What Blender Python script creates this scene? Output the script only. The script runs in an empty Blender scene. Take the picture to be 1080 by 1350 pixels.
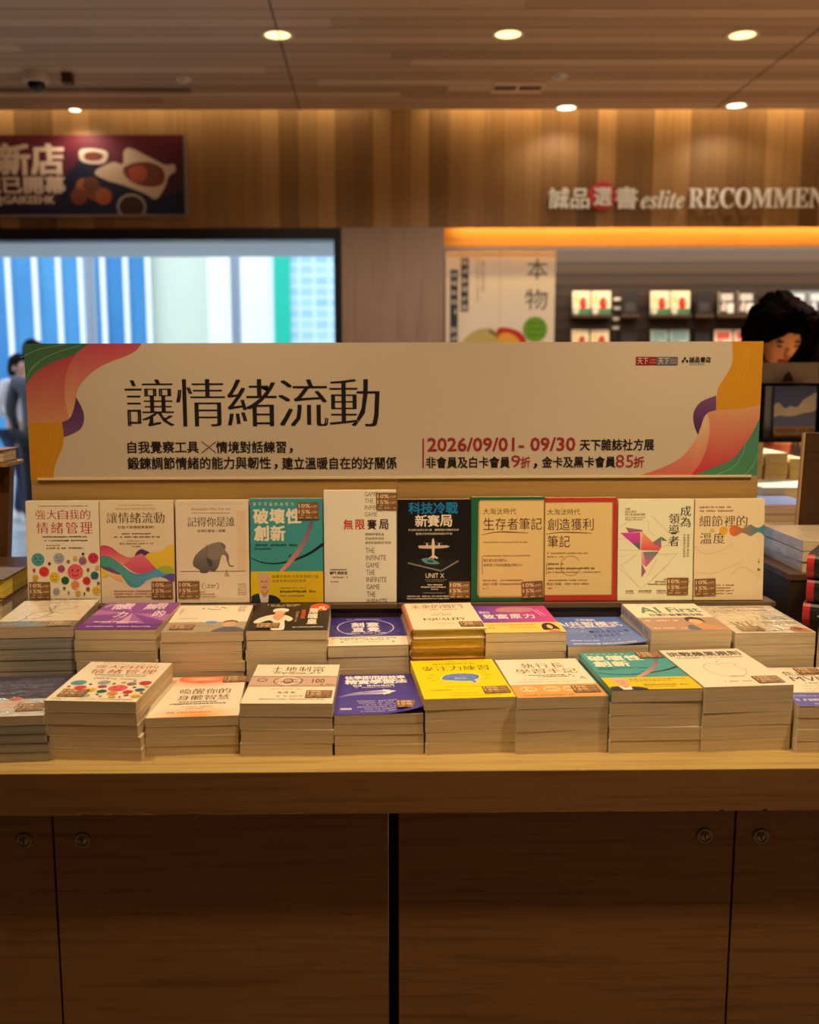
import bpy, bmesh, math, random
from mathutils import Matrix, Vector
R = math.radians
rnd = random.Random(7)
SC = bpy.context.scene
COL = SC.collection

# ------------------------------------------------------------------ camera
F, CX, CY, H = 1300.0, 505.0, 675.0, 1.46
M_CAM = Matrix.Translation((0, 0, H)) @ Matrix.Rotation(R(-0.5), 4, 'Z') @ Matrix.Rotation(R(90 - 8.1), 4, 'X') @ Matrix.Rotation(R(-0.2), 4, 'Z')
cam = bpy.data.cameras.new('camera')
cam.sensor_fit = 'VERTICAL'; cam.sensor_height = 24.0; cam.lens = 24.0 * F / 1350
cam.shift_x = (540 - CX) / 1350
cam.clip_start = 0.05; cam.clip_end = 200
cam.dof.use_dof = True; cam.dof.focus_distance = 1.82; cam.dof.aperture_fstop = (cam.lens / 1000) / 0.0115
cam_o = bpy.data.objects.new('camera', cam); COL.objects.link(cam_o); cam_o.matrix_world = M_CAM
SC.camera = cam_o

# ------------------------------------------------------------------ colour management, world, lights
SC.view_settings.view_transform = 'Standard'; SC.view_settings.look = 'None'
SC.view_settings.exposure = 0.55; SC.view_settings.gamma = 1.0; SC.view_settings.use_curve_mapping = False
SC.cycles.use_denoising = True
SC.cycles.max_bounces = 8; SC.cycles.transparent_max_bounces = 24; SC.cycles.sample_clamp_indirect = 6.0
SC.cycles.caustics_reflective = False; SC.cycles.caustics_refractive = False
world = bpy.data.worlds.new('sky'); SC.world = world; world.use_nodes = True
wn = world.node_tree.nodes; wn.clear()
wo = wn.new('ShaderNodeOutputWorld'); wb = wn.new('ShaderNodeBackground'); wb.inputs[0].default_value = (0.82, 0.91, 1.0, 1); wb.inputs[1].default_value = 1.75
world.node_tree.links.new(wb.outputs[0], wo.inputs[0])
WARM = (1.0, 0.715, 0.41)
SOFT = (1.0, 0.87, 0.68)


def lamp(kind, name, loc, energy, color=WARM, target=None, **kw):
    l = bpy.data.lights.new(name, kind); l.energy = energy; l.color = color
    for k, v in kw.items(): setattr(l, k, v)
    o = bpy.data.objects.new(name, l); COL.objects.link(o); o.location = loc
    if target is not None:
        o.rotation_euler = (Vector(target) - Vector(loc)).to_track_quat('-Z', 'Y').to_euler()
    return o


CEIL = 3.0
for x, y, w_ in ((-0.85, 1.46, 58), (0.15, 1.18, 76), (1.15, 1.17, 86)):        # ceiling spots over the display table
    lamp('SPOT', 'table_spotlight', (x, y, CEIL - 0.03), w_, target=(x, y + .38, 0.9), spot_size=R(80), spot_blend=0.7, shadow_soft_size=0.04)
for x, k in ((-4.5, .26), (-1.6, .46), (2.7, 1.25), (5.2, 1.0)):                          # unseen fill spots, added to raise the ambient and front light
    for y, w_ in ((-1.3, 160), (3.6, 520), (5.2, 300)):
        lamp('SPOT', 'fill_spotlight', (x, y, CEIL - 0.03), w_ * k, SOFT, target=(x, y + .05, 0), spot_size=R(105), spot_blend=0.6, shadow_soft_size=0.05)

# ------------------------------------------------------------------ pixel rays: where a photo pixel meets a real plane
MI = M_CAM.to_3x3()


def ray(px, py): return MI @ Vector(((px - CX) / F, (CY - py) / F, -1.0))
def PY(px, py, Y):
    d = ray(px, py); return Vector((0, 0, H)) + d * (Y / d.y)
def PZ(px, py, Z):
    d = ray(px, py); return Vector((0, 0, H)) + d * ((Z - H) / d.z)


# ------------------------------------------------------------------ materials
def s2l(c):
    c = c / 255.0
    return c / 12.92 if c <= 0.04045 else ((c + 0.055) / 1.055) ** 2.4
def lin(c): return (s2l(c[0]), s2l(c[1]), s2l(c[2]), 1.0)


class NT:
    def __init__(s, name):
        s.m = bpy.data.materials.new(name); s.m.use_nodes = True; s.t = s.m.node_tree; s.n = s.t.nodes
        s.b = s.n['Principled BSDF']; s.out = s.n['Material Output']
    def node(s, t, **kw):
        n = s.n.new(t)
        for k, v in kw.items():
            if k.startswith('i_'): n.inputs[int(k[2:])].default_value = v
            else: setattr(n, k, v)
        return n
    def link(s, a, b): s.t.links.new(a, b)
    def ramp(s, stops, fac):
        r = s.node('ShaderNodeValToRGB'); e = r.color_ramp.elements
        while len(e) < len(stops): e.new(0.5)
        for q, (p, c) in zip(e, stops): q.position = p; q.color = lin(c)
        s.link(fac, r.inputs[0]); return r.outputs[0]
    def coords(s, scale, rot=(0, 0, 0)):
        tc = s.node('ShaderNodeTexCoord'); mp = s.node('ShaderNodeMapping')
        mp.inputs['Scale'].default_value = scale; mp.inputs['Rotation'].default_value = rot
        s.link(tc.outputs['Object'], mp.inputs[0]); return mp.outputs[0]


_mats = {}
def plain(name, color, rough=0.5, metal=0.0, spec=0.4, emit=None, strength=0.0, alpha=None):
    if name in _mats: return _mats[name]
    k = NT(name); k.b.inputs['Base Color'].default_value = lin(color); k.b.inputs['Roughness'].default_value = rough
    k.b.inputs['Metallic'].default_value = metal; k.b.inputs['Specular IOR Level'].default_value = spec
    if emit: k.b.inputs['Emission Color'].default_value = lin(emit); k.b.inputs['Emission Strength'].default_value = strength
    _mats[name] = k.m; return k.m


def wood(name, c0, c1, along='X', rough=0.45, fine=1.0, c2=None, spec=0.35):
    """streaky grain running along one object axis"""
    k = NT(name); sc = {'X': (1.2, 34, 34), 'Y': (34, 1.2, 34), 'Z': (34, 34, 1.2)}[along]
    v = k.coords(tuple(q * fine for q in sc))
    n = k.node('ShaderNodeTexNoise'); n.inputs['Scale'].default_value = 2.2; n.inputs['Detail'].default_value = 8; n.inputs['Roughness'].default_value = 0.68
    k.link(v, n.inputs['Vector'])
    col = k.ramp([(0.32, c0), (0.52, c1), (0.72, c2 or c0)], n.outputs[0])
    k.link(col, k.b.inputs['Base Color']); k.b.inputs['Roughness'].default_value = rough; k.b.inputs['Specular IOR Level'].default_value = spec
    bp = k.node('ShaderNodeBump'); bp.inputs['Strength'].default_value = 0.08; bp.inputs['Distance'].default_value = 0.002
    k.link(n.outputs[0], bp.inputs['Height']); k.link(bp.outputs[0], k.b.inputs['Normal'])
    return k.m


def planks(name, axis, width, tones, along, length=2.4, rough=0.5, seam=(30, 16, 8), seam_w=0.012):
    """boards of one width, each board with its own tone, grain along the boards"""
    k = NT(name)
    tc = k.node('ShaderNodeTexCoord'); sp = k.node('ShaderNodeSeparateXYZ'); k.link(tc.outputs['Object'], sp.inputs[0])
    def m(op, a, b=None):
        n = k.node('ShaderNodeMath', operation=op)
        for i, q in enumerate((a, b)):
            if q is None: continue
            if isinstance(q, (int, float)): n.inputs[i].default_value = q
            else: k.link(q, n.inputs[i])
        return n.outputs[0]
    a = m('DIVIDE', sp.outputs[axis], width); row = m('FLOOR', a); fr = m('FRACT', a)
    wn1 = k.node('ShaderNodeTexWhiteNoise', noise_dimensions='1D'); k.link(row, wn1.inputs['W'])
    b = m('ADD', m('DIVIDE', sp.outputs[along], length), m('MULTIPLY', wn1.outputs[0], 7.3)); seg = m('FLOOR', b)
    wn2 = k.node('ShaderNodeTexWhiteNoise', noise_dimensions='2D'); cb = k.node('ShaderNodeCombineXYZ'); k.link(row, cb.inputs[0]); k.link(seg, cb.inputs[1]); k.link(cb.outputs[0], wn2.inputs['Vector'])
    mp = k.node('ShaderNodeMapping'); sc = [26, 26, 26]; sc[{'X': 0, 'Y': 1, 'Z': 2}[along]] = 0.9; mp.inputs['Scale'].default_value = sc
    ad = k.node('ShaderNodeVectorMath', operation='MULTIPLY_ADD'); ad.inputs[1].default_value = (31, 17, 11)
    k.link(wn2.outputs['Color'], ad.inputs[0]); k.link(tc.outputs['Object'], ad.inputs[2]); k.link(ad.outputs[0], mp.inputs[0])
    n = k.node('ShaderNodeTexNoise'); n.inputs['Scale'].default_value = 1.4; n.inputs['Detail'].default_value = 7; n.inputs['Roughness'].default_value = 0.6; k.link(mp.outputs[0], n.inputs['Vector'])
    f = m('ADD', m('MULTIPLY', wn2.outputs[0], 0.62), m('MULTIPLY', n.outputs[0], 0.42))
    col = k.ramp(tones, f)
    mx = k.node('ShaderNodeMix', data_type='RGBA'); k.link(m('LESS_THAN', fr, seam_w), mx.inputs[0]); k.link(col, mx.inputs[6]); mx.inputs[7].default_value = lin(seam)
    k.link(mx.outputs[2], k.b.inputs['Base Color']); k.b.inputs['Roughness'].default_value = rough; k.b.inputs['Specular IOR Level'].default_value = 0.3
    return k.m


def ink_mat(name, rough, spec, coat=0.0):
    k = NT(name); a = k.node('ShaderNodeAttribute', attribute_name='ink'); k.link(a.outputs['Color'], k.b.inputs['Base Color'])
    k.b.inputs['Roughness'].default_value = rough; k.b.inputs['Specular IOR Level'].default_value = spec; k.b.inputs['Coat Weight'].default_value = coat
    return k.m


def paper_mat(name, c0, c1, lines=520):
    k = NT(name); v = k.coords((3, 3, lines)); n = k.node('ShaderNodeTexNoise'); n.inputs['Scale'].default_value = 1.0; n.inputs['Detail'].default_value = 3
    k.link(v, n.inputs['Vector']); k.link(k.ramp([(0.35, c0), (0.62, c1)], n.outputs[0]), k.b.inputs['Base Color'])
    k.b.inputs['Roughness'].default_value = 0.85; k.b.inputs['Specular IOR Level'].default_value = 0.1
    return k.m


def film_mat(name, tint=(1, 1, 1), gloss=0.12, rough=0.12, bump=0.5, scale=30):
    k = NT(name); k.n.remove(k.b)
    tr = k.node('ShaderNodeBsdfTransparent'); tr.inputs[0].default_value = (*tint, 1)
    gl = k.node('ShaderNodeBsdfGlossy'); gl.inputs['Roughness'].default_value = rough; gl.inputs[0].default_value = (1, 1, 1, 1)
    fr = k.node('ShaderNodeLayerWeight'); fr.inputs[0].default_value = 0.35; ge = k.node('ShaderNodeNewGeometry')
    if bump:
        n = k.node('ShaderNodeTexNoise'); n.inputs['Scale'].default_value = scale; n.inputs['Detail'].default_value = 3
        tc = k.node('ShaderNodeTexCoord'); k.link(tc.outputs['Object'], n.inputs['Vector'])
        bp = k.node('ShaderNodeBump'); bp.inputs['Strength'].default_value = bump; bp.inputs['Distance'].default_value = 0.01
        k.link(n.outputs[0], bp.inputs['Height']); k.link(bp.outputs[0], gl.inputs['Normal']); k.link(bp.outputs[0], fr.inputs['Normal'])
    mx = k.node('ShaderNodeMixShader'); ad = k.node('ShaderNodeMath', operation='MULTIPLY_ADD'); ad.inputs[1].default_value = 0.6; ad.inputs[2].default_value = gloss
    nb = k.node('ShaderNodeMath', operation='SUBTRACT'); nb.inputs[0].default_value = 1.0; k.link(ge.outputs['Backfacing'], nb.inputs[1])
    po = k.node('ShaderNodeMath', operation='POWER'); po.inputs[1].default_value = 2.0; k.link(fr.outputs['Facing'], po.inputs[0])
    fm = k.node('ShaderNodeMath', operation='MULTIPLY'); k.link(po.outputs[0], ad.inputs[0]); k.link(ad.outputs[0], fm.inputs[0]); k.link(nb.outputs[0], fm.inputs[1]); k.link(fm.outputs[0], mx.inputs[0]); k.link(tr.outputs[0], mx.inputs[1]); k.link(gl.outputs[0], mx.inputs[2])
    k.link(mx.outputs[0], k.out.inputs[0]); return k.m


INK = ink_mat('printed_cover', 0.42, 0.35)
INK_MATT = ink_mat('printed_board', 0.55, 0.25)
PAPER = paper_mat('cream_page_edges', (206, 186, 150), (228, 210, 176))
PAPER_GREY = paper_mat('grey_page_edges', (146, 142, 136), (192, 187, 178))
PAPER_YELLOW = paper_mat('yellow_page_edges', (226, 196, 70), (246, 220, 100))
PAPER_OLIVE = paper_mat('olive_page_edges', (186, 168, 92), (214, 196, 120))
FILM = film_mat('shrink_wrap', (0.985, 0.985, 0.985), 0.09, 0.14, 0.35, 70)
GLASS = film_mat('window_glass', (0.96, 0.98, 1.0), 0.05, 0.02, 0)
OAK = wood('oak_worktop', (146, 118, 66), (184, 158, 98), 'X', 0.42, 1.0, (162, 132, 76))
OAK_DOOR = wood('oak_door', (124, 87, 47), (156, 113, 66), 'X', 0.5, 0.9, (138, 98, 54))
OAK_PANEL = wood('oak_panel', (146, 116, 66), (172, 139, 84), 'X', 0.5, 0.8, (158, 126, 74))
LEDGE = wood('ledge_brown', (84, 66, 46), (104, 82, 58), 'X', 0.5, 0.8)
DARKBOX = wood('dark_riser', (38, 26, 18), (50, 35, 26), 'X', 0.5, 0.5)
BLACK = plain('black_void', (16, 12, 10), 0.8)
STEEL = plain('lock_metal', (150, 132, 110), 0.3, 1.0)


# ------------------------------------------------------------------ mesh builder
class PM:
    def __init__(s): s.v = []; s.f = []; s.c = []; s.m = []
    def face(s, pts, col=(255, 255, 255), mi=0):
        b = len(s.v); s.v += [tuple(p) for p in pts]; s.f.append(tuple(range(b, b + len(pts))))
        s.c.append(col if isinstance(col, list) else [col] * len(pts)); s.m.append(mi)
    def box(s, a, b, col=(255, 255, 255), mi=0, skip=''):
        x0, y0, z0 = a; x1, y1, z1 = b
        q = {'d': ((x0, y0, z0), (x0, y1, z0), (x1, y1, z0), (x1, y0, z0)), 'u': ((x0, y0, z1), (x1, y0, z1), (x1, y1, z1), (x0, y1, z1)),
             'f': ((x0, y0, z0), (x1, y0, z0), (x1, y0, z1), (x0, y0, z1)), 'b': ((x0, y1, z0), (x0, y1, z1), (x1, y1, z1), (x1, y1, z0)),
             'l': ((x0, y0, z0), (x0, y0, z1), (x0, y1, z1), (x0, y1, z0)), 'r': ((x1, y0, z0), (x1, y1, z0), (x1, y1, z1), (x1, y0, z1))}
        for k, p in q.items():
            if k not in skip: s.face(p, col, mi)
        return s
    def ring(s, prof, axis='Z', c=(0, 0, 0), n=28, col=(255, 255, 255), mi=0):
        """surface of revolution: prof = [(radius, height), ...]"""
        b = len(s.v)
        for r, h in prof:
            for i in range(n):
                a = 2 * math.pi * i / n; p = (r * math.cos(a), r * math.sin(a), h)
                if axis == 'Y': p = (p[0], p[2], p[1])
                elif axis == 'X': p = (p[2], p[0], p[1])
                s.v.append((p[0] + c[0], p[1] + c[1], p[2] + c[2]))
        for j in range(len(prof) - 1):
            for i in range(n):
                s.f.append((b + j * n + i, b + j * n + (i + 1) % n, b + (j + 1) * n + (i + 1) % n, b + (j + 1) * n + i)); s.c.append([col] * 4); s.m.append(mi)
        return s
    def tube(s, pts, r, n=8, col=(255, 255, 255), mi=0):
        P = [Vector(p) for p in pts]; b = len(s.v)
        for i, p in enumerate(P):
            d = (P[min(i + 1, len(P) - 1)] - P[max(i - 1, 0)]).normalized(); a = d.orthogonal().normalized(); e = d.cross(a)
            rr = r[i] if isinstance(r, (list, tuple)) else r
            for k in range(n):
                t = 2 * math.pi * k / n; s.v.append(tuple(p + (a * math.cos(t) + e * math.sin(t)) * rr))
        for i in range(len(P) - 1):
            for k in range(n):
                s.f.append((b + i * n + k, b + i * n + (k + 1) % n, b + (i + 1) * n + (k + 1) % n, b + (i + 1) * n + k)); s.c.append([col] * 4); s.m.append(mi)
        for e in (0, len(P) - 1):
            s.f.append(tuple(b + e * n + k for k in range(n))); s.c.append([col] * n); s.m.append(mi)
        return s
    def ellipsoid(s, c, r, n=20, m=12, col=(255, 255, 255), mi=0, warp=None):
        b = len(s.v)
        for j in range(m + 1):
            t = math.pi * j / m
            for i in range(n):
                a = 2 * math.pi * i / n; p = Vector((math.sin(t) * math.cos(a), math.sin(t) * math.sin(a), math.cos(t)))
                p = Vector((p.x * r[0], p.y * r[1], p.z * r[2]))
                if warp: p = warp(p)
                s.v.append(tuple(p + Vector(c)))
        for j in range(m):
            for i in range(n):
                s.f.append((b + j * n + i, b + (j + 1) * n + i, b + (j + 1) * n + (i + 1) % n, b + j * n + (i + 1) % n)); s.c.append([col] * 4); s.m.append(mi)
        return s
    def mesh(s, name, mats, smooth=False):
        me = bpy.data.meshes.new(name); me.from_pydata(s.v, [], s.f)
        mats = mats if isinstance(mats, (list, tuple)) else [mats]
        for q in mats: me.materials.append(q)
        me.polygons.foreach_set('material_index', s.m)
        at = me.color_attributes.new('ink', 'FLOAT_COLOR', 'CORNER'); buf = []
        for cs in s.c:
            for c in cs: buf += lin(c)
        at.data.foreach_set('color', buf)
        if smooth: me.polygons.foreach_set('use_smooth', [True] * len(s.f))
        me.update(); return me


def link(name, me, parent=None, loc=None, rot=None):
    o = bpy.data.objects.new(name, me); COL.objects.link(o)
    if parent: o.parent = parent
    if loc is not None: o.location = loc
    if rot is not None: o.rotation_euler = rot
    return o
def tag(o, label, cat=None, group=None, kind=None):
    if label: o['label'] = label
    if cat: o['category'] = cat
    if group: o['group'] = group
    if kind: o['kind'] = kind
    return o
def empty(name, loc, label, cat, rot=(0, 0, 0), group=None):
    return tag(link(name, None, None, loc, rot), label, cat, group)
def struct(name, pm, mats, loc=(0, 0, 0), rot=None):
    return tag(link(name, pm.mesh(name, mats), None, loc, rot), None, None, None, 'structure')
def bevel(o, w, seg=2):
    m = o.modifiers.new('bevel', 'BEVEL'); m.width = w; m.segments = seg; m.limit_method = 'ANGLE'; return o


# ------------------------------------------------------------------ printed artwork: flat shapes and lettering on a sheet, u to the right, v down
_glyph = {}
def glyphs(s, thin):
    if (s, thin) in _glyph: return _glyph[(s, thin)]
    c = bpy.data.curves.new('lettering', 'FONT'); c.body = s; c.size = 1; c.resolution_u = 2; c.offset = -0.013 if thin else 0
    o = bpy.data.objects.new('lettering', c); COL.objects.link(o); bpy.context.view_layer.update()
    me = bpy.data.meshes.new_from_object(o.evaluated_get(bpy.context.evaluated_depsgraph_get()))
    V = [(v.co.x, v.co.y) for v in me.vertices]; T = [tuple(p.vertices) for p in me.polygons]
    bpy.data.objects.remove(o); bpy.data.curves.remove(c); bpy.data.meshes.remove(me)
    if not V: V = [(0, 0), (1, 0), (1, 1)]; T = []
    xs = [p[0] for p in V]; ys = [p[1] for p in V]; r = (V, T, min(xs), max(xs), min(ys), max(ys))
    _glyph[(s, thin)] = r; return r


def serif(s, italic=False):
    out = ''
    for ch in s:
        if 'A' <= ch <= 'Z': out += chr((0x1D468 if italic else 0x1D400) + ord(ch) - 65)
        elif 'a' <= ch <= 'z': out += chr((0x1D482 if italic else 0x1D41A) + ord(ch) - 97)
        elif ch.isdigit(): out += chr(0x1D7CE + int(ch))
        else: out += ch
    return out


def smooth(pts, n=6, closed=True):
    P = [Vector((*p, 0)) for p in pts]; N = len(P); out = []
    for i in range(N if closed else N - 1):
        a, b, c, d = (P[(i + k) % N] if closed else P[max(0, min(N - 1, i + k))] for k in (-1, 0, 1, 2))
        for k in range(n):
            t = k / n; q = 0.5 * ((2 * b) + (c - a) * t + (2 * a - 5 * b + 4 * c - d) * t * t + (3 * b - a - 3 * c + d) * t ** 3); out.append((q.x, q.y))
    if not closed: out.append(tuple(pts[-1]))
    return out


def mixc(a, b, t): return tuple(a[i] + (b[i] - a[i]) * max(0, min(1, t)) for i in range(3))


class Art:
    """collects flat print; layers stack upwards by about 0.01 mm"""
    def __init__(s, w, h): s.w = w; s.h = h; s.items = []; s.k = 1
    def poly(s, pts, col, c2=None, axis='v', clip=True):
        if clip: pts = [(max(0, min(1, u)), max(0, min(1, v))) for u, v in pts]
        if c2:
            i = 0 if axis == 'u' else 1; lo = min(p[i] for p in pts); hi = max(p[i] for p in pts)
            col = [mixc(col, c2, (p[i] - lo) / (hi - lo + 1e-9)) for p in pts]
        s.items.append((pts, [tuple(range(len(pts)))], col, s.k)); s.k += 1; return s
    def rect(s, u0, v0, u1, v1, col, c2=None, axis='v'): return s.poly([(u0, v0), (u1, v0), (u1, v1), (u0, v1)], col, c2, axis)
    def disc(s, u, v, r, col, ry=None, n=22):
        ry = r * s.w / s.h if ry is None else ry
        return s.poly([(u + r * math.cos(2 * math.pi * i / n), v + ry * math.sin(2 * math.pi * i / n)) for i in range(n)], col)
    def glow(s, u, v, r, ry, c0, c1, n=26):
        pts = [(u, v)] + [(max(0, min(1, u + r * math.cos(2 * math.pi * i / n))), max(0, min(1, v + ry * math.sin(2 * math.pi * i / n)))) for i in range(n)]
        s.items.append((pts, [(0, i + 1, (i + 1) % n + 1) for i in range(n)], [c0] + [c1] * n, s.k)); s.k += 1; return s
    def ellring(s, u, v, r, ry, t, col, n=40, a0=0, a1=360):
        P = []
        for k in (1, -1):
            L = [(u + (r + k * t / 2) * math.cos(R(a0 + (a1 - a0) * i / n)), v + (ry + k * t / 2 * s.w / s.h) * math.sin(R(a0 + (a1 - a0) * i / n))) for i in range(n + 1)]
            P.append(L)
        pts = P[0] + P[1]; T = [(i, i + 1, n + 2 + i, n + 1 + i) for i in range(n)]
        s.items.append((pts, T, col, s.k)); s.k += 1; return s
    def line(s, pts, t, col, n=0, c2=None):
        """stroke; t = width as a fraction of the sheet width (or list per point)"""
        if n: pts = smooth(pts, n, False)
        A = [Vector((p[0] * s.w, p[1] * s.h)) for p in pts]; L, Q = [], []; N = len(A)
        for i, p in enumerate(A):
            d = A[min(i + 1, N - 1)] - A[max(i - 1, 0)]; d = d.normalized() if d.length else Vector((1, 0)); nn = Vector((-d.y, d.x))
            if isinstance(t, (list, tuple)):
                q = i / (N - 1) * (len(t) - 1); j = min(int(q), len(t) - 2); tt = t[j] + (t[j + 1] - t[j]) * (q - j)
            else: tt = t
            nn *= tt * s.w / 2; L.append(((p + nn).x / s.w, (p + nn).y / s.h)); Q.append(((p - nn).x / s.w, (p - nn).y / s.h))
        col = [mixc(col, c2, i / (N - 1)) for i in range(N)] * 2 if c2 else col
        s.items.append((L + Q, [(i, i + 1, N + i + 1, N + i) for i in range(N - 1)], col, s.k)); s.k += 1; return s
    def text(s, t, u0, v0, u1, v1, col, style='s', tilt=0):
        """lettering fitted to a box; s plain, b bold, x extra bold, m brush-like strokes (thin across, thick down)"""
        V, T, x0, x1, y0, y1 = glyphs(t, style == 'm'); n = max(1, len(t))
        su = (u1 - u0) / (x1 - x0); sv = (v1 - v0) / (y1 - y0)
        em = 1.0
        sh = {'s': [(0, 0)], 'm': [(-.018, 0), (.018, 0)], 'b': [(-.02, -.016), (.02, -.016), (-.02, .016), (.02, .016)],
              'x': [(-.04, -.03), (.04, -.03), (-.04, .03), (.04, .03), (0, 0)]}[style]
        for dx, dy in sh:
            pts = [(u0 + (x - x0 + dx * em) * su + tilt * (v0 - v0 + (y - y0) * sv), v1 - (y - y0 + dy * em) * sv) for x, y in V]
            s.items.append((pts, T, col, s.k)); s.k += 0.25
        s.k += 0.75; return s
    def column(s, t, u0, v0, u1, v1, col, style='s'):
        n = len(t); d = (v1 - v0) / n
        for i, ch in enumerate(t): s.text(ch, u0, v0 + i * d + d * .05, u1, v0 + (i + 1) * d - d * .05, col, style)
        return s
    def greek(s, u0, v, u1, hgt, col, cw=None):
        """an illegibly small line of print: broken little strokes"""
        g = random.Random(int(u0 * 977 + v * 7919 + u1 * 131)); cw = cw or hgt * s.h / s.w; u = u0; pts = []; T = []
        while u < u1 - cw * .5:
            if g.random() > 0.05:
                for q in range(2):
                    if g.random() > .06:
                        a = u + cw * (0.05 + .45 * q); b = a + cw * .36; y0 = v + hgt * g.uniform(-.5, -.2); y1 = v + hgt * g.uniform(.2, .5); k = len(pts)
                        pts += [(a, y0), (b, y0), (b, y1), (a, y1)]; T.append((k, k + 1, k + 2, k + 3))
            u += cw
        if T: s.items.append((pts, T, col, s.k)); s.k += 1
        return s
    def bake(s, pm, f, mi=0):
        """f(u, v, lift) -> point"""
        for pts, T, col, k in s.items:
            b = len(pm.v); pm.v += [f(u, v, k * 1.2e-5 + 6e-5) for u, v in pts]
            for t in T:
                pm.f.append(tuple(b + i for i in t)); pm.c.append([col[i] for i in t] if isinstance(col, list) else [col] * len(t)); pm.m.append(mi)


# ------------------------------------------------------------------ the room
Wy = 6.3                                     # rear wall plane
BEIGE = (226, 214, 196)
floor_m = NT('pale_floor'); v = floor_m.coords((1.25, 1.25, 1.25)); bt = floor_m.node('ShaderNodeTexBrick', offset=0.0); bt.inputs['Scale'].default_value = 1.0
bt.inputs['Color1'].default_value = lin((190, 190, 188)); bt.inputs['Color2'].default_value = lin((182, 183, 182)); bt.inputs['Mortar'].default_value = lin((150, 150, 148)); bt.inputs['Mortar Size'].default_value = 0.006
floor_m.link(v, bt.inputs['Vector']); floor_m.link(bt.outputs[0], floor_m.b.inputs['Base Color']); floor_m.b.inputs['Roughness'].default_value = 0.25
struct('floor', PM().box((-8, -3.2, -0.1), (8, Wy + .1, 0)), planks('floor_boards', 1, 0.14, [(0.2, (98, 84, 72)), (0.55, (112, 97, 84)), (0.85, (128, 112, 98))], 'X', 2.0, 0.4))
struct('ground_outside', PM().box((-20, Wy + .1, -0.1), (14, 24, 0)), floor_m.m)
CEIL_M = planks('ceiling_boards', 1, 0.115, [(0.2, (154, 124, 98)), (0.5, (176, 145, 116)), (0.8, (196, 166, 136))], 'X', 2.9, 0.55, (40, 24, 14), 0.05)
struct('ceiling', PM().box((-8, -3.2, CEIL), (8, Wy - 0.17, CEIL + 0.06)), CEIL_M)
# dark joints between the ceiling fields
pm = PM()
for (a, b) in (((354, 0), (400, 160)), ((1080, 37), (928, 156))):
    p = PZ(*a, CEIL); q = PZ(*b, CEIL); x = (p.x + q.x) / 2
    pm.box((x - 0.003, 2.0, CEIL - 0.0015), (x + 0.003, Wy - 0.17, CEIL))
struct('trim_1', pm, BLACK)
struct('ceiling_slab', PM().box((-8, -3.2, CEIL + 0.3), (8, Wy + 0.4, CEIL + 0.4)), plain('grey_slab', (90, 84, 78), 0.9))
WALL_M = planks('wall_boards', 0, 0.115, [(0.15, (108, 76, 44)), (0.5, (138, 100, 58)), (0.9, (178, 134, 82))], 'Z', 40.0, 0.5, (96, 58, 30), 0.02)
zb = PY(500, 300, Wy).z                       # bottom of the bulkhead
xr = PY(585, 400, Wy).x; xl = PY(451, 400, Wy).x
struct('wall_rear', PM().box((-8, Wy, zb), (8, Wy + 0.03, CEIL + 0.3)), WALL_M)
PIER_M = wood('pier_veneer', (146, 120, 106), (164, 136, 120), 'Z', 0.5, 0.5)
struct('wall_pier', PM().box((xl, Wy - 0.005, 0), (xr, Wy + 0.6, zb)), PIER_M)
struct('wall_left', PM().box((-8.1, -3.2, 0), (-8, Wy, CEIL + 0.3)), PIER_M)
struct('wall_right', PM().box((8, -3.2, 0), (8.1, Wy + 0.9, CEIL + 0.3)), PIER_M)
struct('wall_front', PM().box((-8, -3.3, 0), (8, -3.2, CEIL + 0.3)), PIER_M)
struct('wall_roof_edge', PM().box((-8, Wy + 0.03, zb + 0.35), (8, Wy + 0.4, CEIL + 0.4)), plain('grey_slab', (90, 84, 78)))
# niche with slatted back, warm lit valance above it
SLAT_M = NT('slat_wall'); vv = SLAT_M.coords((1, 1, 1)); sp = SLAT_M.node('ShaderNodeSeparateXYZ'); SLAT_M.link(vv, sp.inputs[0])
a = SLAT_M.node('ShaderNodeMath', operation='DIVIDE'); a.inputs[1].default_value = 0.075; b_ = SLAT_M.node('ShaderNodeMath', operation='FRACT'); SLAT_M.link(sp.outputs[2], a.inputs[0]); SLAT_M.link(a.outputs[0], b_.inputs[0])
SLAT_M.link(SLAT_M.ramp([(0.0, (20, 12, 8)), (0.2, (24, 14, 9)), (0.26, (56, 38, 26)), (1.0, (44, 30, 20))], b_.outputs[0]), SLAT_M.b.inputs['Base Color']); SLAT_M.b.inputs['Roughness'].default_value = 0.5
Ny = Wy + 0.55
struct('wall_niche', PM().box((xr, Ny, 0), (8, Ny + 0.1, zb + 0.4)), SLAT_M.m)
za, zc = PY(800, 306, Wy + 0.14).z, PY(800, 325, Wy + 0.14).z
struct('trim_2', PM().box((xr, Wy + 0.14, zc), (8, Wy + 0.17, zb + 0.34)), wood('valance', (196, 134, 60), (216, 156, 80), 'X', 0.5, 0.6))
lamp('AREA', 'valance_light_strip', (4.0, Wy + 0.055, zb + 0.04), 9, (1.0, 0.60, 0.20), target=(4.0, Wy + 0.14, zb - 0.03), shape='RECTANGLE', size=7.0, size_y=0.02)
lamp('AREA', 'niche_light_strip', (4.0, Wy + 0.30, zb + 0.05), 46, SOFT, target=(4.0, Ny, 1.4), shape='RECTANGLE', size=7.0, size_y=0.04)
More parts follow.
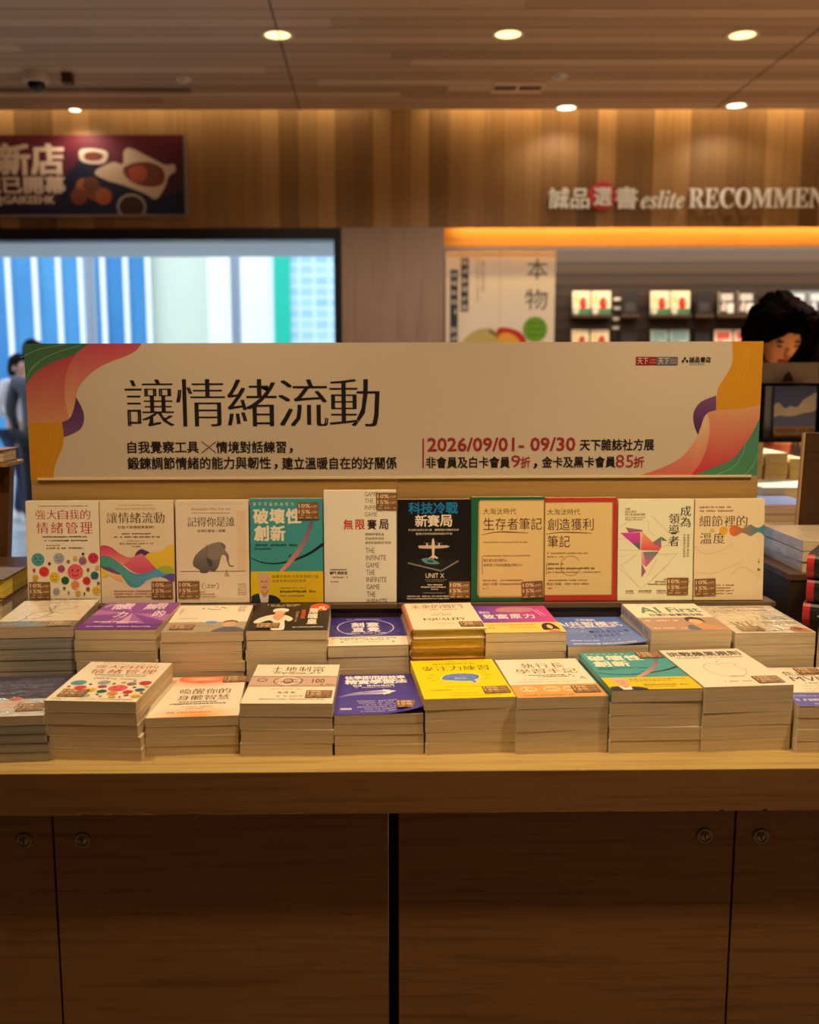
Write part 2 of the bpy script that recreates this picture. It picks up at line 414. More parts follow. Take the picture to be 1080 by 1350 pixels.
# cove slot between ceiling and rear wall
lamp('AREA', 'cove_light_strip', (3.6, Wy - 0.09, CEIL + 0.14), 17, (1.0, 0.76, 0.42), target=(3.6, Wy - 0.01, CEIL - 0.5), shape='RECTANGLE', size=6.5, size_y=0.03)
lamp('AREA', 'cove_light_strip', (-3.2, Wy - 0.09, CEIL + 0.14), 9, (1.0, 0.80, 0.50), target=(-3.2, Wy - 0.01, CEIL - 0.5), shape='RECTANGLE', size=6.4, size_y=0.03)

# ---- window: dark frame, glass, mullions
FR = plain('dark_frame', (30, 30, 36), 0.4)
zt = PY(300, 316, Wy).z; xj = PY(441, 400, Wy).x
w1 = tag(link('window_1', None, None, (0, Wy, 0)), None, None, None, 'structure')
link('frame', PM().box((-8, 0, zt), (xl, 0.14, zb)).box((xj, 0, 0), (xl, 0.14, zt)).mesh('frame', FR), w1)
link('pane', PM().box((-8, 0.06, 0), (xj, 0.066, zt)).mesh('pane', GLASS), w1)
# ---- outside: soffit, and the buildings across the way
MUL = plain('grey_post', (150, 162, 176), 0.5)
for px, lb in ((120, 'slim grey post outside the window before the blue glass block'), (311, 'slim grey post outside the window before the white block')):
    q = PY(px, 400, 11.0); tag(link('outdoor_post', PM().ring([(.055, 0), (.055, 6)]).mesh('outdoor_post', MUL), None, (q.x, 11.0, 0)), lb, 'post')
SOF = plain('pale_soffit', (206, 214, 222), 0.7)
o = struct('trim_3', PM().box((-9, Wy + 0.4, PY(200, 339, 8.3).z), (4, 8.3, PY(200, 339, 8.3).z + 0.1)), SOF)
By = 15.0
def bx(px): return PY(px, 400, By).x
def facade(name, label, x0, x1, dy, mats, panels):
    e = empty(name, (0, By + dy, 0), label, 'building')
    for nm, pm, m in panels: link(nm, pm.mesh(nm, m), e)
    return e
blue = NT('blue_glass_panels'); v = blue.coords((0.9, 0.9, 0.35)); n = blue.node('ShaderNodeTexNoise'); n.inputs['Scale'].default_value = 1.3; blue.link(v, n.inputs['Vector'])
blue.link(blue.ramp([(0.3, (42, 122, 182)), (0.7, (72, 150, 202))], n.outputs[0]), blue.b.inputs['Base Color']); blue.b.inputs['Roughness'].default_value = 0.5
WHT = plain('white_render', (240, 244, 246), 0.7); MINT = plain('pale_green_render', (212, 222, 202), 0.7); TEAL = plain('teal_panels', (20, 190, 160), 0.5)
gl = NT('gridded_glass'); v = gl.coords((1, 1, 1)); bt = gl.node('ShaderNodeTexBrick', offset=0.0); bt.inputs['Scale'].default_value = 1.0; bt.inputs['Brick Width'].default_value = 0.22; bt.inputs['Row Height'].default_value = 0.16; bt.inputs['Mortar Size'].default_value = 0.02
bt.inputs['Color1'].default_value = lin((150, 200, 226)); bt.inputs['Color2'].default_value = lin((176, 214, 232)); bt.inputs['Mortar'].default_value = lin((214, 232, 240))
mp = gl.node('ShaderNodeMapping'); mp.inputs['Rotation'].default_value = (R(90), 0, 0); gl.link(v, mp.inputs[0]); gl.link(mp.outputs[0], bt.inputs['Vector']); gl.link(bt.outputs[0], gl.b.inputs['Base Color'])
pb = [('curtain_wall', PM().box((-14, 0, 0), (bx(194), 1.5, 9)), blue.m)]
for px in (-196, -161, -126, -91, -56, -21, 14, 49, 80, 109, 138, 168, 197):
    x = bx(px); w_ = 0.036; pb.append(('fin', PM().box((x - w_, -0.06, 0), (x + w_, 0, 9)), WHT))
facade('office_block', 'blue glass block with white vertical fins outside the window', 0, 0, 0, None, pb)
facade('pale_block', 'pale green and white plain block beside the blue glass one', 0, 0, 0, None, [('green_wall', PM().box((bx(194), 0.1, 0), (bx(274), 2, 9)), MINT), ('white_wall', PM().box((bx(274), 0.0, 0), (bx(312), 2, 9)), WHT)])
facade('striped_block', 'white and gridded glass block with a teal vertical stripe outside the window', 0, 0, 0, None, [('white_wall', PM().box((bx(312), 0, 0), (bx(362), 2, 9)), WHT), ('teal_stripe', PM().box((bx(362), -0.05, 0), (bx(383), 2, 9)), TEAL), ('gridded_glass', PM().box((bx(383), 0, 0), (bx(383) + 4, 2, 9)), gl.m)])

# ---- ceiling fittings
LENS = plain('lamp_lens', (255, 240, 200), 0.4, emit=(255, 226, 150), strength=1.6)
LENS2 = plain('lamp_lens_white', (255, 246, 226), 0.4, emit=(255, 240, 206), strength=2.6)
RIM = plain('lamp_rim', (226, 220, 205), 0.4)
def downlight(px, py, dia, lens, label, watts):
    p = PZ(px, py, CEIL); e = empty('downlight', p, label, 'ceiling light', group='ceiling downlights'); r = dia / 2
    link('rim', PM().ring([(r * .78, -0.002), (r, -0.004), (r, -0.0005)]).mesh('rim', RIM, True), e)
    pl = PM().ring([(0.001, -0.0012), (r * .80, -0.0012)]); link('lens', pl.mesh('lens', lens), e)
    lamp('SPOT', 'downlight_beam', p + Vector((0, 0, -0.03)), watts, SOFT, target=p + Vector((0, 0, -2)), spot_size=R(154), spot_blend=0.5, shadow_soft_size=0.05)
downlight(366, 46, .150, LENS, 'yellow lit round downlight, leftmost of the three larger yellow ones', 12)
downlight(670, 45, .150, LENS, 'yellow lit round downlight above the small ceiling grille', 32)
downlight(979, 46, .150, LENS, 'yellow lit round downlight, rightmost of the three larger yellow ones', 30)
downlight(99, 145, .085, LENS2, 'small white downlight by the wall over the red food sign', 5)
downlight(747, 142, .135, LENS2, 'white downlight near the wall below the smoke detector beside the grille', 4)
downlight(971, 139, .135, LENS2, 'white downlight by the wall over the illuminated shop lettering', 5)
WHITEP = plain('white_plastic', (206, 196, 186), 0.5)
p = PZ(47, 96, CEIL); e = empty('security_camera', p, 'white dome security camera on the wooden ceiling', 'camera')
link('base', PM().ring([(.001, -.05), (.055, -.05), (.062, -.04), (.066, 0)]).mesh('base', WHITEP, True), e)
link('dome', PM().ring([(.045, -.05), (.043, -.068), (.032, -.085), (.016, -.094), (.001, -.096)]).mesh('dome', plain('black_dome', (22, 20, 22), 0.1), True), e)
p = PZ(89, 97, CEIL); tag(link('sensor_box', bevel(link('x', PM().box((-.025, -.03, -.05), (.025, .03, 0)).mesh('sensor_box', plain('brown_sensor', (70, 42, 28), .5))), .004).data, None, p), 'small brown sensor box beside the dome security camera', 'sensor'); bpy.data.objects.remove(bpy.data.objects['x'])
for px, py, lb in ((242, 103, 'small white smoke detector on the left part of the ceiling'), (738, 99, 'small white smoke detector beside the ceiling grille')):
    e = empty('smoke_detector', PZ(px, py, CEIL), lb, 'smoke detector', group='ceiling smoke detectors')
    link('base', PM().ring([(.001, -.012), (.04, -.012), (.044, 0)]).mesh('base', WHITEP, True), e)
    link('sensor_head', PM().ring([(.001, -.024), (.02, -.022), (.026, -.012)]).mesh('sensor_head', WHITEP, True), e)
a, b = PZ(645, 121, CEIL), PZ(722, 107, CEIL); e = empty('ceiling_grille', ((a.x + b.x) / 2, (a.y + b.y) / 2, CEIL), 'white rectangular grille with two dark slots in the ceiling', 'grille')
hw, hd = (b.x - a.x) / 2 * .95, (b.y - a.y) / 2
link('plate', PM().box((-hw, -hd, -.008), (hw, hd, 0)).mesh('plate', plain('cream_plate', (214, 186, 160), .5)), e)
for s_ in (-.5, .5): link('slot', PM().box((s_ * hw - .06, -.04, -.0095), (s_ * hw + .06, .04, -.008)).mesh('slot', plain('slot_brown', (90, 62, 46), .6)), e)
a = PZ(0, 119, CEIL); b = PZ(250, 117, CEIL)
tag(link('ceiling_track', PM().box((a.x - .6, a.y - .03, CEIL - .01), (b.x, a.y + .03, CEIL)).mesh('ceiling_track', plain('track_brown', (128, 100, 80), .4))), 'slim pale track running along the ceiling at the left', 'track')

# ---- red food sign on the bulkhead
e = empty('food_sign', (0, Wy - .03, 0), 'dark red advertising sign with pale lettering and a dish of food', 'sign')
x0, x1 = PY(-150, 230, Wy - .03).x, PY(243, 230, Wy - .03).x; z1, z0 = PY(120, 178, Wy - .03).z, PY(120, 283, Wy - .03).z
def spx(px, py): q = PY(px, py, Wy - .03); return ((q.x - x0) / (x1 - x0), (z1 - q.z) / (z1 - z0))
A = Art(x1 - x0, z1 - z0)
A.rect(0, 0, 1, 1, (96, 24, 34), (24, 24, 44))
A.poly([spx(80, 240), spx(110, 205), spx(150, 232), spx(200, 265), spx(243, 250), spx(243, 284), spx(80, 284)], (26, 26, 46))
PALE = (206, 176, 150)
for t, (a, b, c, d) in (('巳新店', (-45, 190, 84, 230)), ('現已開幕', (-27, 233, 86, 255)), ('@GAIKEEHK', (-10, 258, 72, 271))):
    u0, v0 = spx(a, b); u1, v1 = spx(c, d); A.text(t, u0, v0, u1, v1, PALE, 'x')
def sp_poly(pts, col): A.poly(smooth([spx(x_ * 250 / 1080, 170 + y_ * 125 / 540) for x_, y_ in pts], 4), col)
sp_poly([(455, 120), (530, 112), (610, 130), (600, 190), (530, 200), (460, 180)], (190, 170, 150)); sp_poly([(485, 140), (540, 130), (590, 150), (560, 180), (490, 175)], (110, 46, 34))
sp_poly([(540, 245), (640, 190), (700, 200), (705, 130), (745, 110), (850, 160), (940, 205), (990, 200), (1000, 240), (960, 270), (940, 330), (890, 400), (830, 370), (700, 320), (600, 290)], (190, 160, 132))
sp_poly([(700, 230), (760, 195), (850, 190), (930, 230), (930, 310), (840, 330), (740, 295)], (110, 50, 34)); sp_poly([(735, 235), (800, 205), (840, 250), (810, 300), (750, 290)], (160, 70, 42))
for q, cc in (((480, 330), (150, 84, 44)), ((540, 360), (120, 60, 34)), ((590, 385), (150, 74, 40)), ((450, 385), (110, 56, 32)), ((520, 320), (96, 52, 34))):
    u, v = spx(q[0] * 250 / 1080, 170 + q[1] * 125 / 540); A.disc(u, v, .028, cc)
u, v = spx(750 * 250 / 1080, 170 + 445 * 125 / 540); A.disc(u, v, .05, (150, 134, 120), .17); A.disc(u, v, .042, (60, 34, 30), .14)
pm = PM().box((x0, 0, z0), (x1, .03, z1), (40, 26, 34)); A.bake(pm, lambda u, v, k: (x0 + u * (x1 - x0), -k * 8, z1 - v * (z1 - z0)))
link('printed_face', pm.mesh('printed_face', INK_MATT), e)
link('sign_edge', PM().box((x0, -.012, z0 - .012), (x1 + .012, .03, z0)).box((x1, -.012, z0), (x1 + .012, .03, z1)).mesh('sign_edge', plain('sign_edge', (120, 104, 100), .4)), e)

# ---- shop lettering on the bulkhead
e = empty('shop_lettering', (0, Wy - .035, 0), 'pale raised shop lettering with a round red character on the wooden bulkhead', 'sign')
LET = plain('letter_face', (246, 240, 230), .5); REDL = plain('red_disc', (196, 60, 66), .5)
def letters(nm, t, px0, py0, px1, py1, mat, style, depth=.012, dy=0):
    a, b = PY(px0, py0, Wy), PY(px1, py1, Wy); A = Art(1, 1); A.text(t, 0, 0, 1, 1, (255, 255, 255), style); pm = PM()
    f = lambda u, v, k: (a.x + u * (b.x - a.x), dy - k * 6, a.z + v * (b.z - a.z)); A.bake(pm, f)
    base = len(pm.f)                         # extrude: side walls from the outline edges
    ed = {}
    for fc in pm.f:
        for i in range(len(fc)):
            q = (fc[i], fc[(i + 1) % len(fc)]); ed[q] = 1
    for q in list(ed):
        if (q[1], q[0]) not in ed:
            p0, p1 = pm.v[q[0]], pm.v[q[1]]; pm.face((p0, p1, (p1[0], depth, p1[2]), (p0[0], depth, p0[2])))
    return link(nm, pm.mesh(nm, mat), e)
letters('letters', '誠品', 723, 249, 775, 276, LET, 'b'); letters('letters', '書', 811, 248, 838, 276, LET, 'b')
letters('latin_letters', serif('eslite', True), 844, 252, 900, 276, LET, 's'); letters('latin_letters', serif('RECOMMENDS'), 907, 249, 1122, 275, LET, 's')
c = PY(793, 260, Wy); r_ = (PY(811, 260, Wy).x - c.x)
d = link('red_disc', PM().ring([(.001, .0), (r_, 0), (r_, .03)], 'Y', (c.x, 0, c.z)).mesh('red_disc', REDL), e)
o = letters('disc_character', '選', 782, 249, 804, 272, LET, 'b', .0, -.006); o.parent = d

# ------------------------------------------------------------------ display table: worktop on two locked cabinets
Yf = 1.448; Zt = 0.85; Zu = 0.782
XL, XR = -1.14, 1.16
wt = empty('worktop', ((XL + XR) / 2, Yf, Zu), None, None); hx_ = (XR - XL) / 2
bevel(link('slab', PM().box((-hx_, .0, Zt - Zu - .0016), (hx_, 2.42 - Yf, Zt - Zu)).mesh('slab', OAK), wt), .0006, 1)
bevel(link('shaded_front', PM().box((-hx_, .0, 0), (hx_, .03, Zt - Zu - .0017)).mesh('shaded_front', OAK_DOOR), wt), .001, 2)  # darker oak on the worktop front: its shade is put into the colour
g_ = random.Random(11)
pm = PM()
for px in [g_.uniform(100, 400) for _ in range(26)] + [g_.uniform(640, 1010) for _ in range(14)] + [125, 258, 262, 345]:
    c_ = PY(px, 1072, Yf).x - (XL + XR) / 2; wd_, hh_ = g_.uniform(.003, .012), g_.uniform(.0008, .003)
    pm.face([(c_ - wd_, -.0002, .0004), (c_ + wd_, -.0002, .0004), (c_ + wd_ * .7, -.0002, hh_), (c_ - wd_ * .5, -.0002, hh_ * .8)], (176, 150, 112))
link('worn_edge', pm.mesh('worn_edge', INK_MATT), wt)['label'] = 'pale chips along the worn lower edge'
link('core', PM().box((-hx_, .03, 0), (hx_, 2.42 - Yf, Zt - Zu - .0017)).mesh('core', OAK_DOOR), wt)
tag(wt, 'long oak worktop carrying the rows of stacked books', 'table top')
Yd = Yf + 0.0235
xm0, xm1 = PY(512.5, 1190, Yd).x, PY(526, 1190, Yd).x; xs0, xs1 = PY(74.8, 1190, Yd).x, PY(964.5, 1190, Yd).x
def lock(door, px, py):
    c = PY(px, py, Yd); e = link('lock', PM().ring([(.0122, 0), (.0122, -.003), (.0095, -.0032), (.0090, -.001), (.0068, -.001), (.0062, -.0042), (.001, -.0042)], 'Y', (c.x, 0, c.z)).mesh('lock', STEEL, True), door, (0, 0, 0))
    e['label'] = 'round metal cabinet lock'
    link('keyhole', PM().box((c.x - .0010, -.0048, c.z - .0042), (c.x + .0010, -.0043, c.z + .0042)).mesh('keyhole', BLACK), e)
def cabinet(x0, x1, split, label, locks):
    e = empty('cabinet', (0, Yd, 0), label, 'cabinet', group='cabinets under the worktop')
    link('body', PM().box((x0, .019, .08), (x1, .90, Zu)).mesh('body', plain('cabinet_inside', (34, 22, 14), .7)), e)
    link('plinth', PM().box((x0 + .02, .05, 0), (x1 - .02, .86, .08)).mesh('plinth', BLACK), e)
    for a, b, lk in ((x0, split - .002, locks[0]), (split + .002, x1, locks[1])):
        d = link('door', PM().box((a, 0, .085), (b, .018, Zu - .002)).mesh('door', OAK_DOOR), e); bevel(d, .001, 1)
        lock(d, *lk)
cabinet(XL + .03, xm0, xs0, 'left oak cabinet under the worktop with two locked doors', ((32, 1108), (109, 1107)))
cabinet(xm1, XR - .03, xs1, 'right oak cabinet under the worktop with two locked doors', ((929, 1101), (1003, 1102)))
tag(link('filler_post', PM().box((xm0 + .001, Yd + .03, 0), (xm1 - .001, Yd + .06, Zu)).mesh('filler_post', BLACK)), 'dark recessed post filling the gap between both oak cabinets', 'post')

# ------------------------------------------------------------------ display units on the worktop: dark riser, ledge, oak back panel
Ys = 1.955                                    # riser front
Yp = 2.012                                    # back panel front
zl = PY(500, 794.5, 1.965).z                  # ledge top
px0, px1 = PY(42, 650, Yp).x, PY(998.5, 650, Yp).x; pxm = PY(523.3, 640, Yp).x
zp = (PY(42, 634, Yp).z + PY(998, 627, Yp).z) / 2
for a, b, la, lb, lb_ in ((px0, pxm - .0008, 'left', px0 - .01, pxm), (pxm + .0008, px1, 'right', pxm, PY(1021, 790, 1.96).x)):
    e = empty('display_stand', ((a + b) / 2, Ys, Zt), ('oak backed display stand holding the five standing books with the smiley faces and elephant' if la == 'left' else 'oak backed display stand holding the black, green and red standing books'), 'display stand', group='display stands behind the book rows')
    ox = (a + b) / 2
    link('riser', PM().box((a - ox, 0, 0), (b - ox, .35, zl - Zt - .009)).mesh('riser', DARKBOX), e)
    link('ledge', PM().box((lb - ox + .001, -.004, zl - Zt - .009), (lb_ - ox, .052, zl - Zt)).mesh('ledge', LEDGE), e)
    link('back_panel', PM().box((a - ox, Yp - Ys, zl - Zt - .009), (b - ox, Yp - Ys + .018, zp - Zt)).mesh('back_panel', OAK_PANEL), e)
st = PM().box((-.72, 1.738, Zt), (.80, 1.950, Zt + .05))
tag(link('low_step', st.mesh('low_step', DARKBOX)), 'low dark step lifting the second row of book stacks', 'riser')

# ------------------------------------------------------------------ the banner
bl = {'x0': PY(31, 453, Yp).x, 'x1': PY(1007, 450, Yp).x, 'z1': (PY(31, 453, Yp).z + PY(1007, 450, Yp).z) / 2, 'z0': zp}
bw, bh = bl['x1'] - bl['x0'], bl['z1'] - bl['z0']
def bq(px, py):
    q = PY(px, py, Yp); return ((q.x - bl['x0']) / bw, (bl['z1'] - q.z) / bh)
B = Art(bw, bh)
CREAM = (189, 176, 157)
B.rect(0, 0, 1, 1, CREAM)
def cl(pts): return [bq(20 + x / 6, 445 + y / 6) for x, y in pts]
def cr(pts): return [bq(880 + x / 6.92, 445 + y / 6.92) for x, y in pts]
INKB = (34, 26, 24); RED = (170, 52, 60)
CRI, SAL, OCH, PUR, GRN = (196, 66, 92), (226, 168, 122), (226, 160, 34), (104, 62, 128), (76, 138, 104)
Lb = smooth([(480, 130), (380, 165), (280, 205), (190, 255), (130, 310), (88, 370)], 5, False)
Lr = smooth([(430, 640), (415, 600), (395, 500), (390, 400), (400, 300), (430, 210), (480, 130)], 5, False)
Lo = smooth([(600, 40), (540, 80), (480, 130)], 5, False)
B.poly(cl([(40, 40)] + Lo + Lb + [(40, 420)]), (70, 118, 88), (88, 140, 104))
B.poly(cl(Lb + [(40, 370), (40, 680), (370, 668)] + smooth([(370, 668), (410, 655), (430, 640)], 3, False) + Lr), CRI, (230, 160, 116))
B.poly(cl(Lo + Lr[::-1] + smooth([(430, 640), (465, 570), (480, 480), (500, 400), (560, 320), (650, 245), (760, 190), (880, 145), (960, 100), (1005, 40)], 5, False)), (214, 84, 108), (236, 190, 136))
B.poly(cl(smooth([(480, 470), (465, 560), (430, 640), (370, 668)], 5, False) + [(375, 720)] + smooth([(385, 790), (460, 760), (520, 720), (545, 655), (540, 590), (510, 520), (480, 470)], 5, False)), (88, 48, 104), (128, 88, 140))
B.poly(cl([(40, 680), (370, 668)] + smooth([(370, 668), (382, 760), (378, 850), (345, 940), (312, 1030), (303, 1140)], 5, False) + [(40, 1140)]), OCH)
for ln in ([(40, 160), (200, 90), (400, 55)], [(88, 330), (150, 220), (300, 130), (520, 60)], [(100, 300), (130, 250), (190, 200)]): B.line(cl(smooth(ln, 5, False)), .0009, (150, 176, 130))
for dx in (0, 40, 80): B.line(cl(smooth([(170 + dx, 1130), (190 + dx, 1020), (240 + dx, 900), (280 + dx * .7, 780), (250 + dx, 690)], 5, False)), .0006, (236, 178, 60))
Rr = smooth([(210, 1262), (290, 1160), (340, 1060), (370, 960), (385, 860), (380, 760), (365, 705), (350, 705)], 5, False)
Rg = smooth([(840, 740), (770, 880), (700, 980), (600, 1100), (480, 1160), (340, 1215), (240, 1265)], 5, False)
B.poly(cr([(592, 30)] + smooth([(592, 40), (594, 200), (575, 275), (540, 335), (480, 430), (455, 500), (445, 600), (450, 660)], 5, False) + [(700, 645), (900, 610), (900, 30)]), OCH)
B.poly(cr([(445, 530)] + smooth([(445, 530), (360, 560), (290, 600), (245, 670), (235, 740), (250, 820), (280, 890)], 5, False) + smooth([(280, 890), (310, 800), (350, 705), (445, 662)], 5, False)), (132, 84, 140), (80, 42, 96))
B.poly(cr(smooth([(350, 705), (380, 680), (445, 662)], 4, False) + [(700, 645), (900, 610), (900, 740)] + Rg + Rr), (234, 178, 128), (216, 62, 84))
B.poly(cr([(-270, 1262)] + smooth([(-270, 1262), (-120, 1215), (0, 1165), (80, 1125), (160, 1060), (230, 970), (280, 890), (310, 800), (350, 705)], 5, False) + Rr[::-1]), (238, 214, 160), (232, 116, 110))
B.poly(cr(Rg + [(900, 1262), (900, 740)]), (84, 146, 126), (84, 156, 112))
for ln in ([(430, 1262), (600, 1180), (680, 1080), (710, 980)], [(700, 1262), (780, 1170), (830, 1050)]): B.line(cr(smooth(ln, 5, False)), .0009, (150, 190, 140))
for dx in (0, 40, 80): B.line(cr(smooth([(600 + dx, 420), (640 + dx, 300), (690 + dx * .6, 200), (700 + dx * .6, 100)], 5, False)), .0006, (238, 182, 70))
def bt_(t, a, b, c, d, col, st='b'):
    u0, v0 = bq(a, b); u1, v1 = bq(c, d); B.text(t, u0, v0, u1, v1, col, st)
for i, ch in enumerate('讓情緒流動'): bt_(ch, 165 + i * 67.6, 500, 229 + i * 67.6, 562, INKB, 'm')
bt_('自我覺察工具', 168, 582, 262, 597, INKB); B.line([bq(266, 582), bq(285, 597)], .0012, (120, 90, 70)); B.line([bq(285, 582), bq(266, 597)], .0012, (120, 90, 70))
bt_('情境對話練習', 285, 582, 377, 597, INKB); bt_('，', 382, 591, 386, 597, INKB)
bt_('鍛鍊調節情緒的能力與韌性', 168, 603, 357, 618, INKB); bt_('，', 362, 612, 366, 618, INKB); bt_('建立溫暖自在的好關係', 372, 603, 523, 618, INKB)
B.rect(*bq(557, 578), *bq(559, 617), RED)
bt_('2026/09/01- 09/30', 564, 577.5, 758, 594, RED); bt_('天下雜誌社方展', 765, 579, 862, 593.5, INKB)
bt_('非會員及白卡會員', 562, 602.5, 672, 616.5, INKB); bt_('9', 674, 600, 686, 616, RED, 's'); bt_('折', 687, 602.5, 699, 616.5, RED)
bt_('，', 704, 611, 708, 617, INKB); bt_('金卡及黑卡會員', 715, 602, 811, 616, INKB); bt_('85', 812, 599.5, 835, 616, RED, 's'); bt_('折', 836, 602, 849, 616, RED)
B.rect(*bq(838.5, 470.5), *bq(866, 481), (160, 30, 34)); B.rect(*bq(866, 470.5), *bq(893.5, 481), (104, 116, 128))
for x in (840.5, 868): bt_('天下', x, 472, x + 14, 480, (240, 226, 206), 's'); u, v = bq(x + 16, 474.5); u1, _ = bq(x + 24, 474); B.greek(u, v, u1, .012, (214, 150, 140)); B.greek(u, v + .02, u1, .012, (200, 140, 130))
bt_('誠品書店', 909, 470.5, 937, 477.5, INKB); bt_('eslite bookstore', 909, 478.6, 929, 481, INKB, 's')
for a, b, c in ((900.5, 476, 1.6), (903, 472.5, 1.6), (906, 476, 1.6)): u, v = bq(a, b); B.disc(u, v, c / 976, INKB)
e = empty('banner_sign', ((bl['x0'] + bl['x1']) / 2, Yp, zp), 'wide cream promotional banner with coloured ribbons at both ends above the book display', 'sign')
B.items = [(p_, t_, ([tuple(v * .84 for v in c) for c in col] if isinstance(col, list) else (col if col is CREAM else tuple(v * .84 for v in col))), k) for p_, t_, col, k in B.items]
pm = PM().box((-bw / 2, 0, 0), (bw / 2, .016, bh), (206, 192, 168))
B.bake(pm, lambda u, v, k: ((u - .5) * bw, -k * 1.2, (1 - v) * bh))
link('printed_board', pm.mesh('printed_board', INK_MATT), e)
link('edge_strip', PM().box((-bw / 2 + .015, -.0035, -.0004), (bw / 2 - .012, .0, .004)).mesh('edge_strip', plain('acrylic_edge', (214, 196, 160), .25)), e)

# ------------------------------------------------------------------ books
def sticker_mesh():
    A = Art(.043, .0345); A.rect(0, 0, 1, 1, (130, 94, 58)); c = (236, 206, 168)
    A.text('10%', .06, .10, .60, .32, c, 'b'); A.text('OFF', .64, .18, .93, .32, c, 's'); A.rect(.06, .385, .94, .40, (186, 146, 110))
    A.text('15%', .06, .45, .60, .66, c, 'b'); A.text('OFF', .64, .52, .93, .66, c, 's')
    A.greek(.08, .76, .28, .07, c); A.greek(.4, .76, .62, .07, (190, 150, 112)); A.greek(.08, .9, .30, .08, c); A.greek(.40, .9, .66, .08, c); A.greek(.82, .9, .94, .08, c)
    pm = PM().box((-.0215, -.01725, 0), (.0215, .01725, .0003), (130, 94, 58)); A.bake(pm, lambda u, v, k: ((u - .5) * .043, (.5 - v) * .0345, .0003 + k * 1.0))
    return pm.mesh('discount_sticker', INK)
STICK = sticker_mesh()
_pg, _cv = {}, {}
def pages_mesh(w, h, t, mat):
    k = (round(w, 4), round(h, 4), round(t, 4), mat.name)
    if k not in _pg: _pg[k] = PM().box((-w / 2 + .0006, .0001, .0005), (w / 2 - .0003, h - .0003, t - .0005)).mesh('pages', mat)
    return _pg[k]
def cover_mesh(w, h, t, art=None, col=(236, 226, 204), spine=None, curl=None, spine_art=None):
    k = (round(w, 4), round(h, 4), round(t, 4), col, spine)
    if not art and k in _cv: return _cv[k]
    pm = PM(); ct = .0005; spine = spine or col
    f = lambda u, v, k_: ((u - .5) * w, (1 - v) * h, t + k_)
    pm.box((-w / 2, 0, t - ct), (w / 2, h, t), col)
    pm.box((-w / 2, 0, 0), (w / 2, h, ct), col); pm.box((-w / 2, 0, ct), (-w / 2 + ct, h, t), spine)
    if art: art.bake(pm, f)
    if spine_art: spine_art.bake(pm, lambda u, v, k_: (-w / 2 - k_, (1 - u) * h, t * (1 - v)))
    m = pm.mesh('cover', INK)
    if curl:                                  # cut the sheet into a grid and bend its free corner up
        bm = bmesh.new(); bm.from_mesh(m); bmesh.ops.triangulate(bm, faces=bm.faces[:])
        for i in range(1, 16):
            bmesh.ops.bisect_plane(bm, geom=bm.verts[:] + bm.edges[:] + bm.faces[:], plane_co=(-w / 2 + w * i / 16, 0, 0), plane_no=(1, 0, 0))
            bmesh.ops.bisect_plane(bm, geom=bm.verts[:] + bm.edges[:] + bm.faces[:], plane_co=(0, h * i / 16, 0), plane_no=(0, 1, 0))
        for v in bm.verts:
            if v.co.z > t - ct * 1.5: v.co.z += curl(v.co.x / w + .5, 1 - v.co.y / h)
        bm.to_mesh(m); bm.free()
    if not art: _cv[k] = m
    return m
def book(loc, rot, w, h, t, label, group, art=None, col=(236, 226, 204), paper=None, spine=None, sticker=None, band=None, curl=None, wrap=False, spine_art=None, hard=False, name='paperback_book'):
    e = empty(name, loc, label, 'book', rot, group)
    if hard:                                  # hardcover: boards stand proud of a page block set back, round spine
        pm = PM(); N = 8; b = .0022
        pm.box((-w / 2 + .006, 0, t - b), (w / 2, h, t), col); pm.box((-w / 2 + .006, 0, 0), (w / 2, h, b), col)
        P = [(-w / 2 + .007 - .007 * math.sin(math.pi * i / N), t / 2 - t / 2 * math.cos(math.pi * i / N)) for i in range(N + 1)]
        for i in range(N): pm.face([(P[i][0], 0, P[i][1]), (P[i + 1][0], 0, P[i + 1][1]), (P[i + 1][0], h, P[i + 1][1]), (P[i][0], h, P[i][1])], spine or col)
        pm.face([(p[0], .0001, p[1]) for p in P][::-1] + [(p[0] + .0022, .0001, p[1]) for p in P], (150, 90, 70))
        if art: art.bake(pm, lambda u, v, k_: ((u - .5) * w, (1 - v) * h, t + k_))
        link('cover', pm.mesh('cover', INK), e)
        link('pages', PM().box((-w / 2 + .004, .0035, b), (w / 2 - .0035, h - .0035, t - b)).mesh('pages', paper or PAPER), e)
    else:
        link('cover', cover_mesh(w, h, t, art, col, spine, curl, spine_art), e)
        link('pages', pages_mesh(w, h, t, paper or PAPER), e)
    if band:
        A, v0 = band; bp = PM(); y1 = h * (1 - v0); z = t + .0009
        bp.box((-w / 2 - .0004, -.0002, t + .0003), (w / 2 + .0004, y1, z), (240, 228, 204)); A.bake(bp, lambda u, v, k_: ((u - .5) * w, (1 - v) * y1, z + k_))
        link('paper_band', bp.mesh('paper_band', INK), e)
    if sticker:
        su, sv, sr = sticker
        s_ = link('discount_sticker', STICK, e, ((su - .5) * w, (1 - sv) * h, t + .0012 + (curl(su, sv) if curl else 0)), (0, 0, R(sr))); s_['label'] = 'brown discount sticker'
    if wrap:
        pm = PM(); q = .0008
        pm.box((-w / 2 - q, -q, .0002), (w / 2 + q, h + q, t + .0004 + (.0014 if art else 0)))
        link('plastic_wrap', pm.mesh('plastic_wrap', FILM), e)
    return e
ORD = ['topmost', 'second', 'third', 'fourth', 'fifth', 'sixth', 'seventh']
